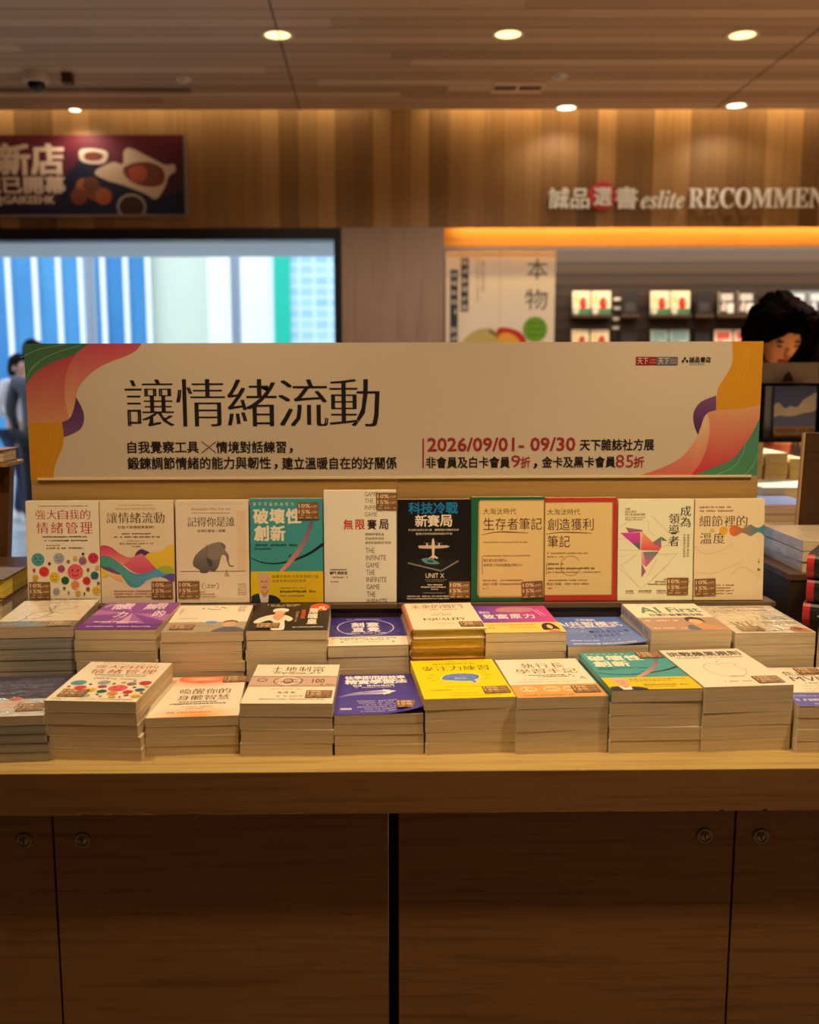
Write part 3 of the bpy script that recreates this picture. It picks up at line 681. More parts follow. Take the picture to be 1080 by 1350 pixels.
def stack(key, FL, FR, base, n, Y=None, zt=None, w=.148, h=.21, jit=0.0015, shifts=None, topkw=None, lowkw=None, desc='', short='', wrapped=()):
    zt = PY(*FL, Y).z if zt is None else zt
    a = PZ(*FL, zt); b = PZ(*FR, zt); d = (b - a); d.z = 0; yaw = math.atan2(d.y, d.x); d.normalize(); yaw = max(-R(4), min(R(4), yaw)); c = a + d * (w / 2)
    t = (zt - base) / n - .0006; g = random.Random(key); tk = dict(topkw or {}); lk = dict(lowkw or {})
    for i in range(n):
        top = i == 0; z = base + (n - 1 - i) * (t + .0006)
        dx = 0 if top else (shifts[i - 1] if shifts and i - 1 < len(shifts) else g.uniform(-jit, jit)); dy = 0 if top else g.uniform(-.0002, .0006)
        kw = tk if top else lk
        book((c.x + dx, c.y + dy, z), (0, 0, yaw + (0 if top else R(g.uniform(-.35, .35)))), w, h, t, desc if top else f'{ORD[i]} book of the stack topped by the {short}', f'stack under the {short}', wrap=(i + 1 if i in wrapped else False), **kw)

# ------------------------------------------------------------------ cover artwork
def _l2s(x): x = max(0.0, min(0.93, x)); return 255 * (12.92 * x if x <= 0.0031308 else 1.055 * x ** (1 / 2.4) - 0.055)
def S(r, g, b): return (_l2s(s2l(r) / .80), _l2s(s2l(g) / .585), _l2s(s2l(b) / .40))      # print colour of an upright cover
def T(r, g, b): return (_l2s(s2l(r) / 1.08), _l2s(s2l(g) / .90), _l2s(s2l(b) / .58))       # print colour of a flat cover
def cm(x0, y0, sx, sy):
    return lambda x, y: ((x - x0) / sx, (y - y0) / sy)
IVORY = (238, 228, 206)
DK = (50, 40, 36)

def art_faces(w=.148, h=.21):
    A = Art(w, h); q = cm(105, 165, 815, 1122)
    A.greek(.18, .05, .85, .014, (150, 110, 90), .012)
    for i, ch in enumerate('強大自我的'): A.text(ch, .135 + i * .154, .085, .265 + i * .154, .178, (190, 62, 58), 'm')
    for i, ch in enumerate('情緒管理'): A.text(ch, .145 + i * .2, .205, .305 + i * .2, .315, (190, 62, 58), 'm')
    A.greek(.22, .348, .83, .018, DK); A.greek(.25, .385, .83, .018, DK); A.greek(.27, .432, .46, .012, (120, 90, 80)); A.greek(.27, .458, .78, .018, (80, 60, 54))
    fs = [(228, 803, 73, (86, 160, 168), -1), (462, 790, 60, (160, 170, 186), -1), (293, 935, 57, (222, 62, 60), 0), (408, 997, 58, (226, 190, 60), 1), (486, 905, 42, (178, 76, 120), 0), (641, 938, 87, (226, 98, 112), 1),
          (526, 1033, 45, (32, 98, 70), 0), (728, 818, 45, (160, 112, 140), -1), (847, 788, 58, (206, 60, 96), 1), (858, 980, 45, (44, 112, 136), 0), (766, 1038, 45, (208, 58, 56), -1), (638, 1082, 48, (224, 148, 90), 0),
          (425, 1152, 40, (160, 166, 180), -1), (195, 1003, 35, (216, 182, 66), 0), (870, 1145, 45, (222, 182, 54), 1), (667, 1170, 32, (220, 172, 74), 0)]
    for x, y, r, c, mood in fs:
        u, v = q(x, y); rr = r / 815; A.disc(u, v, rr, c); ry = rr * w / h; dk = tuple(k * .35 for k in c)
        for s_ in (-1, 1): A.disc(u + s_ * rr * .36, v - ry * .18, rr * .09, dk, ry * .17, 10)
        A.line([(u - rr * .42, v + ry * (.34 if mood >= 0 else .5)), (u, v + ry * (.34 + .2 * mood if mood >= 0 else .32)), (u + rr * .42, v + ry * (.34 if mood >= 0 else .5))], rr * .1, dk, 4)
    for x, y, r, c in ((356, 847, 16, (60, 50, 44)), (567, 823, 18, (130, 124, 60)), (645, 788, 24, (216, 176, 80)), (735, 742, 14, (50, 50, 54)), (183, 917, 18, (190, 70, 60)), (786, 915, 17, (120, 110, 60)), (890, 890, 25, (214, 180, 90)), (898, 1064, 18, (126, 120, 66)), (516, 1118, 17, (110, 110, 60)), (561, 1165, 16, (170, 150, 90)), (780, 1128, 23, (160, 80, 60)), (738, 1177, 12, (70, 60, 50))):
        A.disc(*q(x, y), r / 815, c)
    A.greek(.06, .955, .95, .016, (170, 140, 100)); return A
def art_waves():
    A = Art(.148, .21); q = cm(88, 160, 817, 1122)
    def P(pts, c, c2=None, ax='v'): A.poly(smooth([q(*p) for p in pts], 4), c, c2, ax)
    A.greek(.25, .045, .72, .012, (196, 160, 90)); A.text(serif('DEALING WITH FEELING'), .22, .068, .76, .092, (200, 160, 84), 's')
    for i, ch in enumerate('讓情緒流動'): A.text(ch, .095 + i * .16, .115, .235 + i * .16, .218, (84, 54, 40), 'm')
    A.text('耶魯大學情緒素養課2', .24, .243, .74, .272, (140, 104, 76)); A.greek(.28, .322, .68, .018, (96, 70, 50)); A.greek(.16, .353, .82, .02, (96, 70, 50)); A.greek(.37, .392, .60, .01, (150, 120, 90)); A.text('馬克 布雷克特', .26, .408, .50, .428, (130, 100, 76)); A.greek(.52, .418, .73, .018, (150, 120, 90)); A.greek(.43, .445, .55, .012, (130, 100, 76))
    P([(465, 765), (500, 710), (545, 690), (590, 705), (640, 735), (590, 762), (545, 748), (500, 756)], S(84, 44, 70))
    P([(590, 760), (660, 725), (750, 715), (820, 665), (870, 648), (906, 652), (906, 905), (830, 890), (780, 875), (720, 905), (690, 910), (640, 850)], S(226, 160, 40), S(200, 160, 40))
    P([(330, 850), (400, 810), (470, 765), (545, 740), (600, 790), (680, 880), (710, 915), (640, 945), (560, 958), (480, 950), (420, 920), (360, 875)], S(206, 100, 92), S(196, 64, 74))
    P([(88, 662), (150, 648), (220, 675), (300, 735), (400, 780), (470, 770), (400, 815), (330, 855), (250, 810), (150, 775), (88, 775)], S(190, 50, 74), S(216, 120, 90))
    P([(720, 905), (790, 872), (860, 885), (906, 915), (906, 940), (830, 970), (770, 950)], S(150, 150, 40))
    P([(760, 990), (830, 965), (906, 962), (906, 1037), (860, 1042), (800, 1010)], S(92, 66, 110))
    P([(88, 905), (180, 970), (88, 1000)], S(214, 160, 40)); P([(88, 870), (200, 895), (300, 965), (200, 940), (120, 905)], S(100, 60, 84))
    P([(180, 970), (260, 960), (320, 1000), (330, 1050), (250, 1020)], S(222, 150, 84))
    P([(88, 770), (160, 765), (240, 800), (330, 870), (420, 940), (500, 960), (600, 945), (700, 905), (770, 945), (830, 965), (760, 990), (680, 1000), (600, 1030), (530, 1090), (460, 1110), (400, 1090), (350, 1030), (300, 960), (230, 905), (150, 885), (88, 868)], S(56, 120, 80), S(84, 130, 150), 'u')
    for k in range(4): A.line([q(x, y + k * 24) for x, y in ((88, 790), (170, 790), (260, 835), (350, 915), (440, 985), (540, 1000), (640, 965), (720, 930))], .004, S(120, 160, 130), 4)
    for v in (.882, .909, .936): A.greek(.17, v, .68, .018, (176, 110, 90))
    return A
def art_elephant():
    A = Art(.148, .21); q = cm(60, 155, 815, 1135); LN = (150, 116, 90)
    def P(pts, c, c2=None): A.poly(smooth([q(*p) for p in pts], 4), c, c2)
    for a, b, c, d in ((.05, .035, .93, .038), (.05, .96, .93, .963)): A.rect(a, b, c, d, (206, 184, 156))
    A.text(serif('Remember Who You Are'), .22, .072, .76, .097, (176, 140, 110), 's'); A.greek(.22, .125, .76, .014, (176, 140, 110))
    for i, ch in enumerate('記得你是誰'): A.text(ch, .165 + i * .132, .165, .285 + i * .132, .255, (78, 56, 48), 'm')
    A.text('哈佛的最後一堂課', .30, .283, .68, .312, (110, 84, 70))
    G0, G1 = (150, 138, 128), (96, 92, 92)
    P([(245, 850), (265, 780), (330, 710), (420, 650), (520, 618), (580, 625), (608, 665), (600, 720), (560, 790), (535, 880), (490, 940), (430, 930), (400, 960), (330, 955), (320, 925), (260, 890)], (146, 138, 132), G1)
    P([(585, 690), (620, 720), (650, 770), (648, 830), (665, 875), (705, 880), (690, 893), (655, 885), (630, 835), (612, 770), (580, 750)], (150, 134, 120), (120, 106, 96))
    P([(400, 800), (450, 815), (470, 860), (440, 895), (415, 860)], (76, 74, 76)); P([(560, 632), (610, 650), (608, 700), (575, 660)], (120, 112, 106))
    P([(410, 700), (470, 665), (540, 665), (580, 700), (570, 770), (520, 810), (450, 800), (405, 760)], (140, 130, 122))
    for ln in ([(270, 870), (300, 880), (330, 868)], [(420, 930), (450, 915), (480, 935)], [(400, 640), (405, 700), (400, 790)]): A.line([q(*p) for p in ln], .007, (84, 80, 80), 3)
    A.rect(.06, .690, .955, .695, (120, 70, 50)); A.poly([q(620, 940), q(595, 1000), q(660, 1000)], (206, 170, 140)); A.line([q(620, 925), q(640, 975), q(600, 975), q(620, 925)], .006, LN)
    A.disc(*q(770, 885), .013, (60, 40, 36)); A.disc(*q(772, 912), .02, (50, 30, 30), .014)
    A.ellring(*q(370, 1105), .03, .03, .008, LN, 12, 90, 270); A.ellring(*q(505, 1105), .03, .03, .008, LN, 12, -90, 90); A.greek(.38, .83, .53, .016, LN); A.greek(.4, .85, .52, .012, LN)
    for v, e_ in ((.895, .42), (.917, .53), (.942, .55)): A.greek(.31, v, e_, .015, (150, 120, 96))
    for u in (.86, .90, .94):
        for k in range(6): A.greek(u - .02, .82 + k * .02, u + .012, .012, (160, 126, 100))
    A.rect(.845, .10, .955, .69, (230, 206, 176)); return A
def art_teal():
    A = Art(.148, .21); q = cm(80, 150, 810, 1130); TE = (66, 158, 166)
    A.rect(0, 0, 1, 1, TE); W = (240, 234, 206)
    for i in range(8): A.text('勢不可擋的顛覆力'[i], .045 + i * .074, .038, .085 + i * .074, .07, W)
    for i, ch in enumerate('破壞性'): A.text(ch, .05 + i * .225, .10, .245 + i * .225, .238, W, 'x')
    for i, ch in enumerate('創新'): A.text(ch, .06 + i * .225, .262, .25 + i * .225, .402, W, 'x')
    A.greek(.055, .447, .64, .026, (30, 60, 70)); A.greek(.055, .482, .31, .022, (30, 60, 70))
    A.line([q(*p) for p in ((85, 790), (200, 840), (350, 855), (500, 835), (600, 805), (750, 740), (892, 645))], [.008, .014, .018, .022, .026, .034, .04], (24, 40, 50), 6)
    A.line([q(*p) for p in ((410, 945), (500, 860), (600, 740), (690, 600), (740, 480), (770, 395))], [.03, .06, .065, .06, .055, .04], (226, 160, 130), 6, (110, 90, 140))
    A.line([q(535, 755), q(505, 785)], .012, (30, 40, 50))
    A.rect(0, .700, 1, 1, (226, 196, 36)); D = (96, 84, 40)
    A.text('顛覆式創新大師克里斯汀生', .29, .735, .94, .765, D); A.text('改變世界的創新思想', .29, .778, .76, .806, D); A.greek(.40, .862, .75, .012, D); A.greek(.40, .895, .90, .026, (70, 60, 34)); A.greek(.40, .937, .75, .016, D)
    def P(pts, c): A.poly(smooth([q(*p) for p in pts], 3), c)
    P([(85, 1250), (90, 1205), (170, 1180), (230, 1200), (290, 1195), (370, 1220), (400, 1280), (88, 1280)], (40, 44, 60))
    A.poly([q(*p) for p in ((170, 1180), (280, 1180), (270, 1280), (190, 1280))], (222, 220, 224)); P([(195, 1130), (270, 1130), (262, 1195), (225, 1225), (200, 1190)], (200, 150, 120))
    P([(165, 1010), (190, 975), (230, 965), (275, 980), (292, 1030), (285, 1110), (255, 1160), (225, 1170), (190, 1140), (170, 1080)], (222, 172, 140))
    P([(160, 1030), (168, 985), (215, 958), (280, 975), (296, 1040), (282, 1000), (240, 980), (195, 985), (172, 1020)], (190, 186, 180))
    for x in (203, 252): A.disc(*q(x, 1050), .012, (70, 50, 44), .006)
    A.line([q(205, 1105), q(228, 1118), q(255, 1105)], .012, (150, 70, 60), 3); A.line([q(228, 1052), q(234, 1088), q(222, 1090)], .006, (180, 120, 96)); return A
def art_infinite():
    A = Art(.146, .227); q = cm(65, 110, 760, 1190); G = (124, 106, 84)
    for i, (t, w_) in enumerate((('GAME', .17), ('THE', .12), ('INFINITE', .28), ('GAME', .17))): A.text(t, .565, .012 + i * .06, .565 + w_, .052 + i * .06, G, 's')
    for i, (ch, c) in enumerate(zip('無限賽局', ((196, 44, 38), (196, 44, 38), (56, 40, 44), (56, 40, 44)))): A.text(ch, .275 + i * .163, .258, .40 + i * .163, .347, c, 'b')
    for i, t in enumerate(('翻轉商場思維', '突破競爭盲點', '贏得長遠勝利的布局')): A.text(t, .57, .378 + i * .038, .57 + (.26, .26, .355)[i], .402 + i * .038, G)
    for i, (t, w_) in enumerate((('THE', .12), ('INFINITE', .28), ('GAME', .18), ('THE', .12), ('INFINITE', .28), ('GAME', .18), ('THE', .12), ('INFINITE', .28))): A.text(t, .575 + i * .002, .512 + i * .0655, .575 + w_ + i * .002, .558 + i * .0655, G, 's')
    A.greek(.075, .706, .32, .014, (90, 70, 56)); A.text('賽門 西奈克', .075, .722, .32, .75, (70, 52, 44), 'b'); A.greek(.08, .775, .33, .016, (150, 130, 106)); A.greek(.085, .815, .2, .012, (90, 70, 56)); return A
def art_drone():
    A = Art(.148, .21); q = cm(75, 145, 815, 1135); W = (238, 226, 206)
    A.rect(0, 0, 1, 1, (24, 22, 26))
    for i, ch in enumerate('科技冷戰'): A.text(ch, .155 + i * .17, .03, .315 + i * .17, .14, (30, 128, 190), 'b')
    for i, ch in enumerate('新賽局'): A.text(ch, .245 + i * .17, .153, .405 + i * .17, .265, W, 'b')
    A.text('矽谷菁英進軍五角大廈', .15, .287, .47, .308, W); A.text('翻轉國防與戰爭思維', .51, .287, .84, .308, W); A.text('重塑全球地緣政治與國力平衡', .25, .324, .75, .346, W)
    A.poly([q(*p) for p in ((190, 845), (350, 800), (755, 815), (760, 832), (590, 940), (545, 940), (192, 858))], (60, 62, 66)); A.poly([q(*p) for p in ((195, 838), (350, 795), (752, 812), (565, 925))], (30, 34, 40))
    A.line([q(190, 848), q(560, 940), q(755, 830)], .016, (146, 136, 130)); A.poly(smooth([q(*p) for p in ((345, 805), (420, 795), (490, 820), (545, 855), (480, 865), (400, 855), (360, 830))], 4), (96, 150, 150)); A.poly(smooth([q(*p) for p in ((400, 820), (450, 815), (480, 840), (430, 845))], 4), (50, 90, 96))
    BD = (222, 206, 186)
    A.poly(smooth([q(*p) for p in ((315, 665), (325, 655), (630, 655), (632, 680), (470, 690), (320, 685))], 2), (206, 188, 168)); A.poly(smooth([q(*p) for p in ((472, 575), (490, 620), (488, 720), (480, 800), (466, 800), (460, 720), (458, 620))], 4), BD)
    A.poly([q(*p) for p in ((470, 760), (425, 795), (420, 805), (470, 785), (520, 805), (530, 790), (478, 760))], BD)
    for x in (405, 540): A.rect(*q(x - 8, 628), *q(x + 8, 665), BD); A.line([q(x - 36, 625), q(x + 36, 630)], .007, (130, 116, 104))
    A.text('UNIT X', .385, .722, .64, .768, W); A.greek(.36, .785, .68, .008, (150, 140, 130)); A.greek(.4, .80, .64, .008, (150, 140, 130)); A.greek(.41, .835, .62, .014, W); A.greek(.3, .857, .67, .016, W); A.greek(.46, .879, .56, .012, W); A.greek(.33, .915, .66, .012, (150, 140, 130)); A.greek(.13, .947, .70, .014, W); A.greek(.13, .970, .70, .014, W); return A
def art_note(edge, kind):
    w = .148 if kind == 0 else .146
    A = Art(w, .21); KR = S(208, 160, 92); KD = S(176, 126, 62); B_ = (66, 34, 34)
    A.rect(0, 0, 1, 1, edge)
    if kind == 0:
        A.poly([(.10, .05), (.13, .03), (1, .03), (1, .965), (.12, .965), (.085, .93)], KD); A.rect(.115, .042, .985, .95, KR); X = 0.0
    else:
        A.rect(0, .045, .94, .945, KD); A.rect(0, .052, .925, .94, KR); X = -.13
    o_ = .16 + X * 1.0
    A.text('大淘汰時代', o_, .108, o_ + .455, .168, B_)
    tt = ('生存者筆記',) if kind == 0 else ('創造獲利', '筆記')
    for r_, t in enumerate(tt):
        for i, ch in enumerate(t): A.text(ch, o_ + .005 + i * .163, .20 + r_ * .165, o_ + .155 + i * .163, .315 + r_ * .165, B_)
    A.line([(o_ - .02, .362 if kind == 0 else .352), (o_ + .2, .335), (o_ + .48, .340), (o_ + .62, .346)], [.006, .016, .006], (110, 66, 40), 5)
    m = (150, 110, 64)
    if kind == 0:
        A.greek(o_, .434, o_ + .62, .014, m); A.greek(o_ + .01, .563, o_ + .64, .016, m); A.text('真正會在這逆轉的人，', o_ + .01, .592, o_ + .35, .622, (100, 66, 42)); A.text('是能用工作創造價值成果的人！', o_ + .01, .638, o_ + .55, .666, (100, 66, 42)); A.rect(o_ - .01, .56, o_ - .004, .74, (100, 66, 42))
    else:
        A.greek(o_, .538, o_ + .56, .018, m); A.greek(o_, .572, o_ + .24, .016, m); A.greek(o_ + .01, .643, o_ + .22, .022, (100, 66, 42)); A.greek(o_ + .01, .685, o_ + .66, .024, (100, 66, 42)); A.greek(o_ + .01, .722, o_ + .76, .014, (120, 80, 48)); A.rect(o_ - .01, .63, o_ - .004, .74, (100, 66, 42))
        A.ellring(.36, .66, .14, .095, .010, (186, 140, 88), 30, 20, 330)
    A.greek(o_, .80, o_ + .56, .015, (110, 76, 46)); A.text('長谷川和廣', o_, .822, o_ + .20, .848, (110, 76, 46)); A.greek(o_ + .22, .836, o_ + .58, .02, (150, 110, 64)); A.greek(o_, .878, o_ + .08, .014, (110, 76, 46))
    return A
def art_bird():
    A = Art(.148, .21); q = cm(45, 110, 860, 1165); L = (196, 184, 150)
    for ln in ([(60, 440), (200, 330)], [(380, 340), (400, 480), (460, 530)], [(420, 290), (620, 490)], [(50, 560), (180, 560)], [(60, 690), (300, 700)], [(50, 770), (270, 740), (60, 880)], [(270, 740), (90, 880), (290, 1130)], [(60, 900), (320, 1140)], [(330, 1130), (640, 850)], [(390, 990), (490, 800)], [(400, 1090), (720, 740)], [(500, 740), (720, 740)], [(540, 650), (640, 640)]): A.line([q(*p) for p in ln], .004, L)
    tri = (((130, 432), (320, 462), (330, 480), (165, 490)), S(170, 84, 92), S(120, 80, 84)), (((70, 495), (300, 490), (300, 695)), S(206, 60, 122), S(150, 50, 90)), (((215, 620), (290, 595), (292, 690)), S(80, 100, 84), S(60, 90, 70)), (((320, 480), (440, 600), (530, 680), (520, 700), (310, 695)), S(226, 140, 80), S(206, 70, 70)), (((310, 480), (330, 480), (310, 690), (298, 690)), S(232, 160, 110), S(226, 120, 100)), (((440, 605), (540, 540), (540, 680)), S(76, 110, 80), S(190, 70, 90)), (((540, 540), (610, 590), (548, 585)), S(60, 90, 70), S(110, 100, 80)), (((320, 715), (515, 712), (370, 890)), S(90, 110, 90), S(206, 66, 110)), (((318, 850), (368, 940), (318, 1015)), S(90, 90, 84), S(200, 60, 100)), (((312, 715), (335, 720), (372, 890), (320, 850)), S(224, 150, 120), S(206, 90, 110))
    for pts, c, c2 in tri: A.poly([q(*p) for p in pts], c, c2)
    A.text(serif('THE'), .09, .085, .16, .105, (120, 96, 66)); A.text(serif('BALANCE'), .09, .112, .24, .132, (120, 96, 66)); A.text(serif('OF LEADERSHIP'), .09, .139, .36, .16, (120, 96, 66)); A.greek(.09, .18, .37, .012, (170, 146, 104)); A.greek(.09, .2, .33, .012, (170, 146, 104))
    for i, ch in enumerate('成為'): A.text(ch, .825, .068 + i * .108, .96, .168 + i * .108, (54, 40, 40), 'm')
    for i, ch in enumerate('領導者'): A.text(ch, .675, .142 + i * .110, .81, .242 + i * .110, (54, 40, 40), 'm')
    A.column('來自麻省理工學院的', .915, .34, .948, .575, (150, 124, 84)); A.column('平衡領導力的教練課', .865, .345, .898, .575, (150, 124, 84))
    A.greek(.61, .79, .96, .015, (120, 96, 66)); A.greek(.5, .815, .96, .015, (120, 96, 66)); A.greek(.4, .84, .96, .017, (120, 96, 66))
    for a, b in ((.11, .22), (.28, .45), (.52, .66)): A.greek(a, .905, b, .018, (120, 96, 66)); A.greek(a, .925, b, .010, (170, 146, 104))
    return A
def art_detail():
    A = Art(.142, .21); q = cm(105, 105, 785, 1180)
    A.greek(.065, .082, .52, .022, (140, 104, 70)); A.greek(.065, .118, .56, .022, (140, 104, 70))
    for i, ch in enumerate('細節裡的'): A.text(ch, .07 + i * .178, .165, .22 + i * .178, .272, (96, 62, 46), 'm')
    for i, ch in enumerate('溫度'): A.text(ch, .085 + i * .19, .335, .245 + i * .19, .44, (96, 62, 46), 'm')
    A.disc(*q(304, 472), .032, S(214, 150, 50)); A.disc(*q(430, 473), .062, S(214, 140, 40))
    A.poly(smooth([q(*p) for p in ((495, 470), (510, 430), (550, 408), (600, 425), (640, 445), (690, 425), (735, 405), (780, 430), (820, 442), (860, 425), (892, 405), (892, 528), (860, 505), (820, 492), (780, 515), (735, 538), (690, 515), (640, 500), (600, 520), (550, 540), (510, 515))], 4), S(222, 90, 30), S(50, 120, 120), 'u')
    for ln in ([(110, 650), (200, 735), (300, 740), (420, 700), (540, 620)], [(130, 960), (330, 970), (500, 900), (650, 840)], [(520, 1000), (640, 900), (780, 960), (885, 1050)]): A.line([q(*p) for p in ln], .006, S(196, 156, 110), 5)
    A.column('工藤', .92, .59, .945, .64, (120, 84, 60)); A.greek(.915, .70, .95, .03, (80, 54, 40))
    for v, b in ((.853, .59), (.88, .54), (.907, .59), (.935, .56)): A.greek(.3, v, b, .016, (140, 104, 76))
    return A

# ---- flat covers
def art_orange():
    A = Art(.148, .21); A.glow(.5, .02, .62, .30, (232, 96, 50), IVORY); A.glow(.55, 1.0, .60, .26, (250, 150, 40), IVORY); A.glow(.5, .06, .30, .12, (246, 190, 160), (236, 110, 70))
    c = (110, 70, 56)
    for i, ch in enumerate('喚醒你的'): A.text(ch, .27 + i * .15, .33, .40 + i * .15, .46, c, 'm')
    for i, ch in enumerate('身體智慧'): A.text(ch, .27 + i * .15, .49, .40 + i * .15, .61, c, 'm')
    A.greek(.3, .655, .72, .03, c); A.greek(.2, .70, .82, .032, (80, 56, 50)); A.greek(.35, .77, .7, .02, (170, 130, 106)); A.greek(.4, .81, .6, .02, (170, 130, 106)); A.greek(.2, .90, .72, .035, (190, 140, 70)); A.text('療癒', .42, .10, .6, .17, (220, 150, 110)); return A
def art_money():
    A = Art(.148, .21); c = (84, 66, 60)
    for i, ch in enumerate('土地制富'): A.text(ch, .20 + i * .165, .06, .33 + i * .165, .20, c, 'm')
    A.greek(.24, .235, .80, .03, c); A.greek(.35, .27, .7, .02, (160, 130, 110)); M = (206, 176, 160); D = (120, 92, 80)
    A.rect(0, .315, 1, .60, M); A.rect(0, .335, 1, .345, D); A.rect(0, .57, 1, .58, D)
    A.disc(.44, .455, .17, D, .125); A.disc(.44, .455, .155, (222, 200, 184), .115); A.disc(.44, .45, .06, D, .07); A.disc(.44, .44, .045, (206, 176, 156), .05); A.disc(.14, .43, .06, D, .045); A.disc(.14, .43, .045, M, .03)
    A.greek(.28, .42, .60, .03, D); A.greek(.3, .48, .58, .03, D); A.text('100', .72, .40, .86, .50, D, 'b'); A.greek(.82, .545, .98, .03, D)
    A.greek(.28, .66, .64, .025, (206, 180, 156)); A.text('黃 國 華', .36, .72, .56, .765, (150, 120, 100)); A.greek(.36, .83, .64, .03, (170, 140, 116)); A.greek(.18, .90, .9, .03, (170, 140, 116)); return A
PURP = (66, 56, 150)
def art_study():
    A = Art(.148, .21); W = (240, 236, 236); A.rect(0, 0, 1, 1, (64, 52, 146), (78, 66, 168))
    for i, ch in enumerate('快學即用超效率'): A.text(ch, .13 + i * .107, .05, .23 + i * .107, .15, W, 'x')
    for i, ch in enumerate('精實學習法'): A.text(ch, .13 + i * .152, .16, .275 + i * .152, .27, W, 'x')
    A.greek(.22, .315, .8, .04, W); A.greek(.22, .36, .72, .03, (190, 186, 220))
    A.line([(0, .62), (.25, .52), (.5, .49), (.66, .485)], [.0, .09, .14, .15], (110, 100, 190), 5, (236, 232, 240)); A.poly([(.58, .415), (.74, .48), (.58, .555)], (240, 236, 240)); A.text('LEAN LEARNING', .33, .468, .62, .502, (90, 80, 160), 'b')
    for k, v in enumerate((.70, .745, .79, .84, .89, .94)): A.greek(.26 + .02 * (k % 3), v, .74, .022, (200, 196, 224))
    A.rect(.07, .86, .2, .90, (200, 196, 224)); return A
def art_brain():
    A = Art(.148, .21); A.rect(0, 0, 1, 1, (240, 214, 24)); c = (96, 84, 20)
    A.greek(.12, .05, .9, .02, (170, 150, 40)); A.text('瘋狂練肌肉不如', .25, .09, .76, .135, c)
    for i, ch in enumerate('專注力練習'): A.text(ch, .10 + i * .165, .17, .24 + i * .165, .30, c, 'm')
    BL = (96, 130, 200)
    A.poly(smooth([(.27, .50), (.33, .42), (.42, .38), (.52, .37), (.62, .38), (.70, .40), (.75, .46), (.72, .54), (.67, .57), (.69, .62), (.63, .66), (.60, .61), (.52, .60), (.44, .585), (.35, .57), (.29, .55)], 4), (236, 226, 150)); A.poly(smooth([(.29, .50), (.34, .43), (.42, .395), (.52, .385), (.62, .395), (.69, .415), (.73, .46), (.70, .53), (.65, .56), (.67, .61), (.63, .635), (.61, .59), (.52, .585), (.44, .57), (.36, .555), (.30, .54)], 4), BL)
    for ln in ([(.34, .47), (.42, .45), (.48, .49)], [(.50, .42), (.56, .46), (.64, .43)], [(.42, .53), (.52, .54), (.6, .51)], [(.62, .50), (.68, .48)]): A.line(ln, .012, (150, 176, 226), 4)
    for a, b in (((.15, .42), (.22, .40)), ((.12, .50), (.19, .48)), ((.16, .56), (.21, .55)), ((.78, .37), (.83, .36)), ((.80, .44), (.87, .43)), ((.79, .53), (.83, .52))): A.line([a, b], .012, (150, 130, 40))
    A.text('BRAIN', .44, .49, .57, .525, (220, 230, 240)); A.greek(.3, .72, .7, .02, (190, 166, 30)); A.greek(.1, .80, .34, .022, (150, 130, 30)); A.greek(.3, .88, .62, .022, (180, 160, 36)); A.greek(.3, .94, .9, .018, (180, 160, 36)); return A
def art_ceo():
    A = Art(.148, .21); c = (108, 84, 64); A.greek(.25, .055, .8, .022, (200, 180, 150))
    for i, ch in enumerate('執行長'): A.text(ch, .27 + i * .18, .12, .42 + i * .18, .25, c, 'm')
    for i, ch in enumerate('學習手記'): A.text(ch, .17 + i * .185, .28, .33 + i * .185, .40, c, 'm')
    A.greek(.24, .45, .80, .03, c); A.greek(.3, .49, .8, .03, c); A.greek(.2, .56, .7, .02, (200, 180, 150)); A.greek(.1, .62, .8, .02, (190, 164, 130)); A.line([(.88, .5), (.92, .56), (.86, .55), (.9, .5)], .012, (150, 90, 60))
    A.rect(0, .69, 1, 1, (214, 160, 96))
    for x in (.18, .44, .66): A.disc(x, .80, .10, (232, 196, 140), .07); A.greek(x - .07, .80, x + .07, .025, (150, 96, 50))
    A.greek(.08, .95, .65, .028, (150, 96, 50)); return A
def art_apple():
    A = Art(.148, .21); c = (44, 36, 34)
    for i, ch in enumerate('挑戰蘋果規則'): A.text(ch, .05 + i * .15, .07, .185 + i * .15, .19, c, 'b')
    A.greek(.1, .24, .93, .025, (110, 90, 76)); A.greek(.22, .20, .8, .012, (150, 130, 110)); D = (196, 180, 150)
    A.line([(.70, .43), (.66, .49), (.70, .55), (.72, .60), (.66, .70), (.58, .76), (.50, .74), (.42, .76), (.34, .71), (.28, .61), (.28, .50), (.35, .42), (.44, .41), (.50, .44), (.57, .41), (.65, .41), (.70, .43)], .010, D, 5); A.line([(.50, .40), (.53, .34), (.58, .32)], .012, D, 4)
    A.text(serif('Apple in'), .43, .735, .60, .77, (130, 110, 90)); A.greek(.3, .88, .46, .02, c); A.greek(.5, .88, .62, .02, c); A.greek(.62, .91, .8, .014, (160, 140, 110)); return A
def art_mvp():
    A = Art(.148, .21); c = (96, 78, 70); A.greek(.1, .04, .7, .016, (160, 140, 110)); A.text('焦慮的', .28, .12, .72, .24, c, 'm'); A.text('MVP', .30, .26, .70, .38, c, 'm'); A.greek(.4, .43, .75, .03, c); A.greek(.3, .5, .8, .02, (180, 150, 120)); A.greek(.3, .57, .8, .02, (180, 150, 120)); A.greek(.3, .63, .8, .02, (180, 150, 120)); return A
